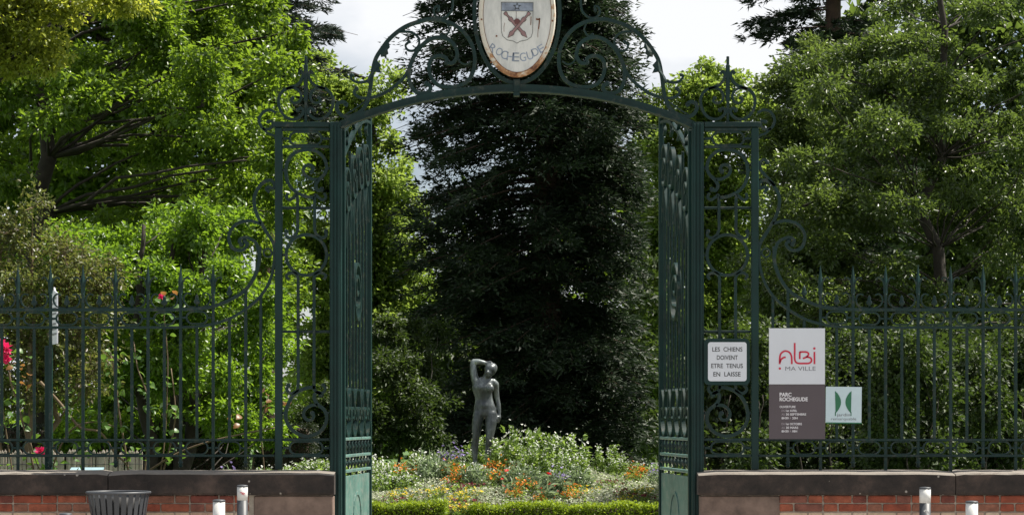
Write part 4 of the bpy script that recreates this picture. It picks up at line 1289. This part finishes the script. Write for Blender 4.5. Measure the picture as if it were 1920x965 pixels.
tree('pale_tree', 'pale sunlit tree beside the dark conifer, behind the gate leaf without notice', 'tree', 60, 690, 150, 0.22,
     [(700,350,85,80),(640,250,70,80),(600,170,75,60),(690,190,50,60),(735,430,80,80),(690,480,90,90),(760,540,60,80),(700,600,90,90),(640,420,80,90),(580,300,80,90),(740,690,60,80),(680,730,80,80),(600,520,80,120),(730,270,28,40,0,.6),(560,120,60,45),(640,650,70,90),(600,720,70,90),(745,160,25,30,0,.35)],
     'leaf_far', 900, 80000, 0.36, 0.145, 0.095, twigs=70)
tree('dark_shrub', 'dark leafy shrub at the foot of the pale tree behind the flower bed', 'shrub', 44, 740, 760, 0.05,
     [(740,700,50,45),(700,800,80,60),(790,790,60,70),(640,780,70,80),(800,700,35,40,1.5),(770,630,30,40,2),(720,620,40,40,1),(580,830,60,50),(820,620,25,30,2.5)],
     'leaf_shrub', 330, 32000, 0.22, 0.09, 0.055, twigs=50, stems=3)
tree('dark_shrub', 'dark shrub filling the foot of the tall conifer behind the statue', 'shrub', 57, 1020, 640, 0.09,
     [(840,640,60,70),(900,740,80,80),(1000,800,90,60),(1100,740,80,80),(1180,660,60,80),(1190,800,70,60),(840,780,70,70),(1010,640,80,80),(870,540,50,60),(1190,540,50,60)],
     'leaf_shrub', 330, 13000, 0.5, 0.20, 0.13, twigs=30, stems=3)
# --- right side
tree('backing_tree', 'shaded tree closing the gaps behind the large olive leaved tree', 'tree', 53, 1740, 60, 0.3,
     [(u, v, 110, 110) for u in (1620, 1760, 1900) for v in (120, 290, 460, 630)]+[(1500, 420, 60, 90), (1500, 600, 80, 110), (1830, 20, 90, 50)],
     'leaf_olive', 480, 27000, 0.62, 0.25, 0.16, twigs=30)
tree('sunlit_tree', 'light green sunlit tree seen between the conifer and the pilaster with dog notice', 'tree', 62, 1290, 190, 0.22,
     [(1290,200,60,50),(1350,180,70,45),(1400,230,60,60),(1230,290,50,80),(1300,300,80,80),(1380,330,70,80),(1220,430,55,90),(1300,440,80,90),(1380,470,70,90),(1215,560,50,80),(1290,580,80,90),(1220,680,50,70),(1370,600,80,80),(1300,700,90,80),(1220,200,30,40,0,.5),(1330,130,35,18,0,.6),(1225,780,50,60)],
     'leaf_far', 900, 78000, 0.36, 0.145, 0.095, twigs=70)
tree('olive_leaved_tree', 'large dark olive leaved tree with visible trunk behind the railing with signs', 'tree', 37, 1765, -100, 0.16,
     scatter(130, 1450, 2000, -80, 760, (40, 90), (16, 36), (-2.5, 2.5), [(1450,330),(1500,140),(1540,60),(1600,-60),(2000,-90)]),
     'leaf_olive', 1500, 130000, 0.25, 0.088, 0.050, twigs=150)
tree('feathery_tree', 'paler olive slender tree between the dog notice pilaster and the large dark tree', 'tree', 42, 1500, 240, 0.11,
     [(1500,330,60,70),(1470,250,55,60),(1530,420,70,70),(1470,430,50,70),(1490,520,70,70),(1540,560,60,70),(1450,560,50,80),(1500,640,70,70),(1520,240,50,50),(1490,160,60,45),(1550,110,60,45)],
     'leaf_olive_pale', 420, 42000, 0.24, 0.09, 0.045, twigs=60)
for k, (u, lab) in enumerate(((1370, 'dark evergreen bush behind the dog notice pilaster'), (1490, 'dark evergreen bush behind the tall park sign'), (1590, 'dark evergreen bush behind the small square sign'), (1700, 'dark evergreen bush beside the trunk of the large olive leaved tree'), (1800, 'dark evergreen bush below the large olive leaved tree'), (1920, 'dark evergreen bush farthest along the railing with signs'))):
    yb = 29+1.1*(k % 3)
    tree('evergreen_bush', lab, 'bush', yb, u, 740, 0.022,
         [(u+dx+RNG.uniform(-14, 14), v+RNG.uniform(-18, 18), RNG.uniform(45, 70), RNG.uniform(42, 62), RNG.uniform(-.3, 1.6)) for dx, v in ((-45,850),(45,850),(0,800),(-50,770),(50,760),(0,720),(-30,670),(40,680),(0,880))], 'leaf_shrub', 260, 14500, 0.20, 0.078, 0.052, twigs=40, stems=3)
# --- far wood closing the view
def far_wood():
    cs = []
    for k in range(420):
        x = RNG.uniform(-60, 60); y = 86+RNG.uniform(0, 12); z = RNG.uniform(0, 1)**0.8*(9.6+1.3*math.sin(x*0.35)+1.0*math.sin(x*0.9+1))
        cs.append((x, y, z))
    cs = cs+[(RNG.uniform(-60, 60), 84+RNG.uniform(0, 6), RNG.uniform(0, 3.5)) for _ in range(280)]
    cs = np.repeat(np.array(cs), 6, 0)+RNG.normal(0, 0.9, (4200, 3))
    me = foliage_mesh('far_wood', cs, np.zeros_like(cs), 62000, 1.0, 0.48, 0.34)
    o = link('far_wood', me, None, M['leaf_mid'])
    tag(o, 'far belt of green woodland closing the garden behind all the trees', 'woodland', kind='stuff')
far_wood()

# --- clipped hedges
def hedge(name, label, x0, x1, y0, y1, z1, leaf, n, L, W, z0=0.0, group=None):
    t = thing(name, label, 'hedge', ((x0+x1)/2, (y0+y1)/2, 0), group)
    MB().cbox((x0+0.06, y0+0.06, z0), (x1-0.06, y1-0.06, z1-0.05), 0.05).build('core', M['soil'], t)
    per = np.array([(x1-x0)*(z1-z0), (x1-x0)*(z1-z0), (x1-x0)*(y1-y0)*1.3, (y1-y0)*(z1-z0), (y1-y0)*(z1-z0)]); per /= per.sum()
    f = RNG.choice(5, n, p=per)
    C = np.stack([RNG.uniform(x0, x1, n), RNG.uniform(y0, y1, n), RNG.uniform(z0, z1, n)], 1)
    j = RNG.normal(0, 0.022, n)-0.03
    Nn = np.zeros((n, 3))
    for q, (ax, val, sg) in enumerate(((1, y0, -1), (1, y1, 1), (2, z1, 1), (0, x0, -1), (0, x1, 1))):
        s = f == q
        C[s, ax] = val+sg*j[s]; Nn[s, ax] = sg
    C[:, 2] += 0.02*np.sin(C[:, 0]*5)+0.012*np.sin(C[:, 0]*13+1)
    V, F = leaf_arrays(C, Nn*0.35+RNG.normal(0, 0.8, C.shape), L, W)
    link('foliage', np_mesh('foliage', V, F), t, M[leaf])
s38 = 38/FPX
hedge('yew_hedge', 'dark clipped yew hedge block with squared end beyond the pilaster without a notice', (478-CX)*s38, (585-CX)*s38, 38, 39.2, P(0, 797, 38)[2], 'yew', 9000, 0.06, 0.03)
hedge('yew_hedge', 'long dark clipped yew hedge beyond the paling fence', (-80-CX)*36.5/FPX, (455-CX)*36.5/FPX, 36.5, 37.6, P(0, 800, 36.5)[2], 'yew', 26000, 0.06, 0.03)
hedge('yew_hedge', 'dark clipped yew hedge hidden behind the evergreen bushes', (1300-CX)*40/FPX, (2060-CX)*40/FPX, 40, 41, 2.1, 'yew', 24000, 0.08, 0.05)
hedge('box_edging', 'low bright green box edging in front of the flower bed, longer run', (882-CX)*28.6/FPX, (1420-CX)*28.6/FPX, 28.6, 29.0, P(0, 946, 28.6)[2], 'box_leaf', 26000, 0.036, 0.028)
hedge('box_edging', 'low bright green box edging by the open leaf without a notice, shorter run', (560-CX)*28.5/FPX, (836-CX)*28.5/FPX, 28.5, 28.9, P(0, 943, 28.5)[2], 'box_leaf', 15000, 0.036, 0.028)

# ------------------------------------------------------------------ flower bed
BC = np.array((-0.1, 33.0)); BRX, BRY = 4.7, 4.1
def mound(x, y):
    r2 = ((x-BC[0])/BRX)**2+((y-BC[1])/BRY)**2
    return 0.30+0.44*np.clip(1-r2, 0, 1)**0.8
def bed():
    n = 40; V = []; F = []
    for i in range(n+1):
        for j in range(n+1):
            rr = i/n; a = 2*math.pi*j/n
            x, y = BC[0]+BRX*rr*math.cos(a), BC[1]+BRY*rr*math.sin(a)
            V.append((x, y, mound(x, y) if i < n else 0.0))
    for i in range(n):
        for j in range(n):
            q = i*(n+1)+j; F.append((q, q+n+1, q+n+2, q+1))
    o = link('flower_bed', np_mesh('flower_bed', V, F, True), None, M['soil']); tag(o, kind='structure')
bed()
def disc_pts(n, front=0.75):
    a = RNG.uniform(0, 2*math.pi, n); r = np.sqrt(RNG.uniform(0, 1, n))
    x = BC[0]+BRX*r*np.cos(a); y = BC[1]+BRY*r*np.sin(a)
    flip = (y > BC[1]+0.5) & (RNG.uniform(0, 1, n) < front)
    y[flip] = 2*BC[1]-y[flip]
    return x, y
M['silver'] = leaf_mat('silver', (0.26, 0.29, 0.17), (0.62, 0.64, 0.50), (0.4, 0.46, 0.3), 0.3, 0.6, 2.2)
M['herb'] = leaf_mat('herb', (0.065, 0.12, 0.022), (0.17, 0.26, 0.06), (0.36, 0.52, 0.08), 0.45, 0.42, 3)
M['grey_herb'] = leaf_mat('grey_herb', (0.09, 0.14, 0.07), (0.22, 0.29, 0.17), (0.34, 0.45, 0.2), 0.4, 0.5, 3)
def petal(name, col, v=0.25): return leaf_mat(name, [c*(1-v) for c in col], [min(1, c*(1+v)) for c in col], col, 0.3, 0.6, 4)
M['white_petal'] = petal('white_petal', (0.72, 0.74, 0.68), 0.1)
M['orange_petal'] = petal('orange_petal', (0.70, 0.22, 0.015))
M['yellow_petal'] = petal('yellow_petal', (0.72, 0.55, 0.03))
M['red_petal'] = petal('red_petal', (0.62, 0.02, 0.015))
M['dark_red_petal'] = petal('dark_red_petal', (0.17, 0.012, 0.03))
M['violet_petal'] = petal('violet_petal', (0.30, 0.24, 0.48))
M['pink_petal'] = petal('pink_petal', (0.75, 0.03, 0.16), 0.15)
x, y = disc_pts(72000); z = mound(x, y)+RNG.uniform(0, 1, len(x))**1.4*(0.10+0.07*np.sin(x*4.1)*np.cos(y*3.3))
D = RNG.normal(0, 1, (len(x), 3)); D[:, 2] = D[:, 2]*0.4+0.25
V, F = leaf_arrays(np.stack([x, y, z], 1), D, 0.042, 0.023)
o = link('ground_cover', np_mesh('ground_cover', V, F), None, M['silver'])
tag(o, 'silvery white low ground cover spread over the flower bed', 'ground cover', kind='stuff')
x, y = disc_pts(6000); z = mound(x, y)+RNG.uniform(0.02, 0.14, len(x))
D = RNG.normal(0, 1, (len(x), 3)); D[:, 2] = D[:, 2]*0.4+0.25
V, F = leaf_arrays(np.stack([x, y, z], 1), D, 0.06, 0.025)
o = link('green_ground_cover', np_mesh('green_ground_cover', V, F), None, M['herb'])
tag(o, 'green leaves of low bedding plants across the flower bed', 'ground cover', kind='stuff')

def bloom_mesh(name, pts, r, petals=5, cup=0.3):
    pts = np.asarray(pts); n = len(pts)
    C = np.repeat(pts, petals, 0)
    a = np.tile(np.arange(petals)*2*math.pi/petals, n)+np.repeat(RNG.uniform(0, 6, n), petals)
    tilt = np.repeat(RNG.normal(0, 0.5, (n, 2)), petals, 0)
    D = np.stack([np.cos(a), np.sin(a), cup+tilt[:, 0]*np.cos(a)+tilt[:, 1]*np.sin(a)-0.5*np.sin(a)], 1)
    V, F = leaf_arrays(C, D, r, r*0.95, 0.1, 1.2)
    return np_mesh(name, V, F)

def plant_kind(kind, H, Rr, n_st, leaf, L, W, n_lf, flower, n_fl, fr, spike=0.0, at=0.8):
    """returns (foliage mesh, stem mesh, blossom mesh) around the origin"""
    mb = MB(); lf, fl = [], []
    for k in range(n_st):
        a = RNG.uniform(0, 2*math.pi); rr = Rr*math.sqrt(RNG.uniform(0, 1)); h = H*RNG.uniform(0.65, 1.05)*(1-0.35*(rr/Rr)**2)
        p0 = np.array((rr*0.45*math.cos(a), rr*0.45*math.sin(a), -0.05)); p1 = np.array((rr*math.cos(a), rr*math.sin(a), h))
        mid = (p0+p1)/2+RNG.normal(0, 0.02, 3)
        mb.tube([p0, mid, p1], [0.004, 0.0035, 0.002], 3)
        for q in range(n_lf//n_st):
            t = RNG.uniform(0.08, 0.98); lf.append(p0+(p1-p0)*t+RNG.normal(0, 0.018, 3))
        for q in range(max(1, n_fl//n_st)):
            t = RNG.uniform(at, 1.03); fl.append(p0+(p1-p0)*t+RNG.normal(0, 0.028, 3)*(1+spike))
    lf = np.array(lf); D = RNG.normal(0, 0.7, lf.shape)+lf*np.array((2.5, 2.5, 0)); D[:, 2] += 0.35
    V, F = leaf_arrays(lf, D, L, W)
    return np_mesh('foliage', V, F), mb.mesh('stem'), bloom_mesh('blossom', fl, fr)

KINDS = {
 'tall_white': plant_kind('tall_white', 0.72, 0.34, 26, 'herb', 0.075, 0.042, 900, 'white_petal', 150, 0.020),
 'white_low': plant_kind('white_low', 0.36, 0.26, 20, 'herb', 0.065, 0.036, 520, 'white_petal', 120, 0.020),
 'orange': plant_kind('orange', 0.32, 0.22, 18, 'herb', 0.065, 0.018, 420, 'orange_petal', 72, 0.026, at=0.62),
 'grey': plant_kind('grey', 0.34, 0.22, 24, 'grey_herb', 0.085, 0.020, 620, 'white_petal', 30, 0.015),
 'yellow': plant_kind('yellow', 0.20, 0.20, 14, 'herb', 0.05, 0.02, 200, 'yellow_petal', 50, 0.022),
 'dark_red': plant_kind('dark_red', 0.15, 0.22, 16, 'herb', 0.05, 0.02, 160, 'dark_red_petal', 60, 0.026, at=0.6),
 'violet': plant_kind('violet', 0.46, 0.16, 9, 'grey_herb', 0.09, 0.018, 160, 'violet_petal', 22, 0.030),
 'red': plant_kind('red', 0.40, 0.10, 4, 'grey_herb', 0.12, 0.03, 60, 'red_petal', 5, 0.042, at=0.96),
}
KM = {'tall_white': ('herb', 'white_petal', 'tall bushy white flowered plant', 'tall white flowered plants'),
      'white_low': ('herb', 'white_petal', 'knee high white flowered plant', 'low white flowered plants'),
      'orange': ('herb', 'orange_petal', 'orange wallflower clump', 'orange wallflowers'),
      'grey': ('grey_herb', 'white_petal', 'grey green upright herb', 'grey green herbs'),
      'yellow': ('herb', 'yellow_petal', 'low yellow flowering plant', 'yellow bedding plants'),
      'dark_red': ('herb', 'dark_red_petal', 'low dark red flowering plant', 'dark red bedding plants'),
      'violet': ('grey_herb', 'violet_petal', 'slender violet flowered plant', 'violet flowered plants'),
      'red': ('grey_herb', 'red_petal', 'bright red tulip clump', 'red tulips')}
used = set()
def plant(kind, u, Y, sc=1.0, ground=None):
    leaf, pet, label, grp = KM[kind]
    xx = (u-CX)*Y/FPX
    zz = float(mound(xx, Y)) if ground is None else ground
    zone = ('showing through the pilaster without a notice' if u < 640 else 'beside the open gate leaf without a notice' if u < 790 else
            'showing through the pilaster with dog notice' if u > 1300 else 'near the gate leaf beside the dog notice' if u > 1105 else
            'behind the statue' if Y > 33.4 else 'along the box edging' if Y < 29.8 else 'in front of the statue' if u < 930 else 'in the tall thicket beside the statue')
    size = 'large ' if sc > 1.05 else 'small ' if sc < 0.85 else ''
    t = thing('flowering_plant', size+label+' '+zone, 'plant', (xx, Y, zz), grp)
    t.rotation_euler = (0, 0, RNG.uniform(0, 6.28)); t.scale = (sc*RNG.uniform(.9, 1.1), sc*RNG.uniform(.9, 1.1), sc)
    fm, sm, bm = KINDS[kind]
    for nm, me, mt in (('foliage', fm, leaf), ('stem', sm, leaf), ('blossom', bm, pet)):
        o = bpy.data.objects.new(nm, me); COL.objects.link(o); o.parent = t
        if not me.materials: me.materials.append(M[mt])
for u, Y, s in ((985,31.6,1.25),(1020,31.2,1.15),(1055,31.4,1.1),(950,32.2,.9),(1075,30.9,.8),(1000,30.9,.9),(1140,32.6,.8),(1160,32.2,.55),(912,34.2,1.0),(940,34.4,.7),(1035,30.7,.7)): plant('tall_white', u, Y, s)
for u, Y, s in ((705,31.5,1.1),(735,31.0,1.0),(760,30.4,.8),(720,30.4,.9),(785,32.4,1.2),(820,32.6,1.1),(875,31.2,.9),(905,31.0,.8),(690,32.5,1.2),(660,32.5,1.1),(1330,32.6,1.1),(1390,32.5,1.1),(1355,32.4,1.0),(560,32.5,1.1),(595,32.3,1.2),(615,32.5,1.1),(545,32.8,1.0),(480,33.0,1.1),(505,32.8,.8),(455,33.2,.8),(1205,32.6,.8),(1240,32.4,.8),(1280,32.4,1.1),(640,31.8,1.0)): plant('white_low', u, Y, s)
for u, Y, s in ((835,31.3,1.1),(855,31.0,1.1),(870,30.6,.9),(845,30.5,.7),(935,31.6,1.1),(955,31.3,1.1),(940,30.6,1.0),(970,32.2,1.1),(985,29.9,.9),(962,29.5,.7),(1070,29.9,.8),(1076,29.5,.7),(765,31.3,1.0),(745,32.0,1.0),(1195,32.2,.9),(1185,31.6,.7),(770,30.6,.6),(1010,29.4,.5)): plant('orange', u, Y, s)
for u, Y, s in ((810,30.9,1.2),(802,31.3,1.3),(890,30.5,1.0),(965,30.5,1.1),(1000,30.2,1.0),(1040,29.9,.9),(1080,30.4,1.0)): plant('grey', u, Y, s)
for u, Y, s in ((820,29.7,1.0),(880,29.5,1.0),(862,29.3,.9),(850,28.85,.9),(755,29.6,1.0),(1205,30.0,1.0),(1095,29.8,.9),(1170,29.5,.8),(868,28.7,.8)): plant('yellow', u, Y, s)
for u, Y, s in ((875,29.05,1.1),(870,30.0,1.2),(742,29.4,1.0),(1170,29.9,1.1),(1205,29.7,1.0),(1150,30.8,.9),(940,29.9,.8),(888,29.0,.8)): plant('dark_red', u, Y, s)
for u, Y, s in ((848,32.4,1.1),(862,32.2,1.0),(832,32.5,1.0),(1038,29.9,.9),(1052,29.8,.9),(1222,31.0,.8),(1235,30.8,.8),(432,33,1.1),(415,33.0,1.0)): plant('violet', u, Y, s)
for u, Y, s in ((955,29.9,.9),(948,29.7,.7),(1021,29.5,1.0),(1045,29.5,.6)): plant('red', u, Y, s)

# ------------------------------------------------------------------ behind the left railing
M['paling'] = plain('paling', (0.30, 0.26, 0.215), 0.9, 0.35, 5, bump=0.5)
Y = 31.0
d = thing('paling_fence', 'low grey chestnut paling fence beyond the roses', 'fence', (P(110, 0, Y)[0], Y, 0))
ztop = P(0, 843, Y)[2]; u = -110.0
while u < 268:
    xx = P(u, 0, Y)[0]; w = random.uniform(0.016, 0.024); h = ztop+random.uniform(-.03, .025); tl = random.uniform(-.02, .02); yy = Y+random.uniform(-.02, .02)
    MB().add([(xx-w, yy-.012, 0), (xx+w, yy-.012, 0), (xx+w, yy+.012, 0), (xx-w, yy+.012, 0), (xx-w+tl, yy-.012, h-.04), (xx+w+tl, yy-.012, h-.04), (xx+w+tl, yy+.012, h-.04), (xx-w+tl, yy+.012, h-.04), (xx+tl, yy, h)],
             [(0,3,2,1),(0,1,5,4),(1,2,6,5),(2,3,7,6),(3,0,4,7),(4,5,8),(5,6,8),(6,7,8),(7,4,8)]).build('stake', M['paling'], d)
    u += random.uniform(4.9, 6.3)
for zw in (0.35, 0.95):
    MB().tube([(P(-112, 0, Y)[0], Y-.03, zw), (P(100, 0, Y)[0], Y-.028, zw-.01), (P(268, 0, Y)[0], Y-.03, zw)], 0.004, 4).build('wire', M['bin_grey'], d)
Y = 29.3
d = thing('information_lectern', 'pale blue sloping information board in front of the paling fence', 'information board', (P(156, 0, Y)[0], Y, 0))
a, b = P(125, 888, Y), P(187, 878, Y)
MB().add([(a[0], Y, a[2]-.02), (b[0], Y, a[2]-.02), (b[0], Y+.32, b[2]-.01), (a[0], Y+.32, b[2]-.01), (a[0], Y, a[2]), (b[0], Y, a[2]), (b[0], Y+.32, b[2]+.012), (a[0], Y+.32, b[2]+.012)], [(0,3,2,1),(4,5,6,7),(0,1,5,4),(1,2,6,5),(2,3,7,6),(3,0,4,7)]).build('board', plain('board_blue', (0.24, 0.35, 0.39), 0.5, 0.1), d)
for q in (0.08, 0.38): MB().cbox((a[0]+q-.02, Y+.14, 0), (a[0]+q+.02, Y+.18, a[2]-.004), .004).build('leg', M['post'], d)

# --- roses
M['rose_leaf'] = leaf_mat('rose_leaf', (0.035, 0.085, 0.02), (0.10, 0.19, 0.035), (0.24, 0.40, 0.04), 0.4, 0.4, 5)
M['rose_leaf_red'] = leaf_mat('rose_leaf_red', (0.13, 0.07, 0.02), (0.22, 0.10, 0.03), (0.45, 0.20, 0.05), 0.4, 0.4, 5)
def leaf_piece():
    n = 6; v = [(0, 0, 0)]; f = []
    for k in range(1, n):
        t = k/n; w = 0.36*math.sin(math.pi*t**0.85)
        v += [(-w, t, 0.10*math.sin(math.pi*t)+w*.25), (0, t, 0.10*math.sin(math.pi*t)), (w, t, 0.10*math.sin(math.pi*t)+w*.25)]
    v.append((0, 1, -0.02)); e = len(v)-1
    f += [(0, 2, 1), (0, 3, 2)]
    for k in range(n-2):
        b = 1+3*k; f += [(b, b+1, b+4, b+3), (b+1, b+2, b+5, b+4)]
    b = 1+3*(n-2); f += [(b, b+1, e), (b+1, b+2, e)]
    return MB().add(v, f)
LEAF_G = leaf_piece().mesh('leaf', True); LEAF_G.materials.append(M['rose_leaf'])
LEAF_R = leaf_piece().mesh('leaf', True); LEAF_R.materials.append(M['rose_leaf_red'])
def rose(label, u0, Y, canes, flowers, red=()):
    base = P(u0, 0, Y); base[2] = 0
    t = thing('rose_bush', label, 'rose bush', base)
    cane_ = None
    def put(me, pos, size, dirn):
        o = bpy.data.objects.new('leaf', me); COL.objects.link(o); o.parent = cane_
        o.location = [float(c) for c in pos]; o.scale = (size, size, size)
        o.rotation_euler = (RNG.normal(-0.25, 0.5), RNG.normal(0, 0.5), dirn)
    for pts, r, nl in canes:
        W3 = crom([P(u, v, Y)+np.array((0, 0.06*math.sin(i*1.7), 0)) for i, (u, v) in enumerate(pts)], 5)
        cane_ = MB().tube(W3, [r*(1-0.5*k/len(W3)) for k in range(len(W3))], 6).build('cane', M['twig'], t, True)
        for k in range(nl):
            q = W3[int(len(W3)*RNG.uniform(0.15, 1.0))-1]
            for _ in range(3):
                put(LEAF_G, q+RNG.normal(0, 0.05, 3), RNG.uniform(0.06, 0.11), RNG.uniform(0, 6.28))
    for (u, v, k_) in red:
        for _ in range(k_):
            put(LEAF_R, P(u, v, Y)+RNG.normal(0, 0.04, 3), RNG.uniform(0.06, 0.10), RNG.uniform(0, 6.28))
    for (u, v, r) in flowers:
        c = P(u, v, Y-0.08); L_ = []; D_ = []
        for ring in range(4):
            for k in range(6):
                a = k*math.pi/3+ring*0.5
                L_.append(c+np.array((math.cos(a), -0.2, math.sin(a)))*r*0.12*ring); D_.append((math.cos(a)*(0.4+.3*ring), -0.9+0.28*ring, math.sin(a)*(0.4+.3*ring)))
        V, F = leaf_arrays(np.array(L_), np.array(D_), r*0.75, r*0.8, 0.2, 0)
        link('rose_bloom', np_mesh('rose_bloom', V, F), t, M['pink_petal'])
rose('climbing rose with pink blooms and a leaning cane behind the railing', 60, 21.4,
     [([(75,715),(110,755),(150,800),(190,810),(215,850),(240,884),(250,1000)], 0.016, 3), ([(60,1100),(62,900),(40,780),(20,700),(30,660)], 0.014, 14), ([(60,1100),(90,900),(130,810),(180,790),(215,800)], 0.010, 7), ([(60,1100),(20,880),(5,760),(0,690)], 0.010, 8), ([(70,1100),(90,930),(70,870),(60,830)], 0.008, 5)],
     [(8,655,0.075),(12,672,0.06),(78,846,0.055),(92,850,0.04),(3,640,0.04)], [(40,690,5),(48,712,4)])
rose('leafy rose without pink blooms climbing behind the middle of the railing', 250, 21.5,
     [([(250,1100),(240,900),(225,780),(215,690),(205,660)], 0.012, 20), ([(250,1100),(270,880),(280,760),(260,690),(250,640)], 0.010, 18), ([(250,1100),(300,900),(325,810),(330,760),(320,690)], 0.010, 14), ([(250,1100),(300,880),(315,700),(310,600),(305,560)], 0.008, 7), ([(275,884),(330,850),(390,828),(460,812),(520,800)], 0.012, 2), ([(250,1100),(160,900),(155,850),(165,830)], 0.007, 6)],
     [(302,556,0.03)], [(320,552,3),(530,760,3)])
rose('reddish young rose shoot close to the pilaster without a notice', 500, 21.6,
     [([(500,1100),(495,900),(490,800),(505,740)], 0.008, 5)], [], [(500,745,4),(450,790,3),(515,770,3)])
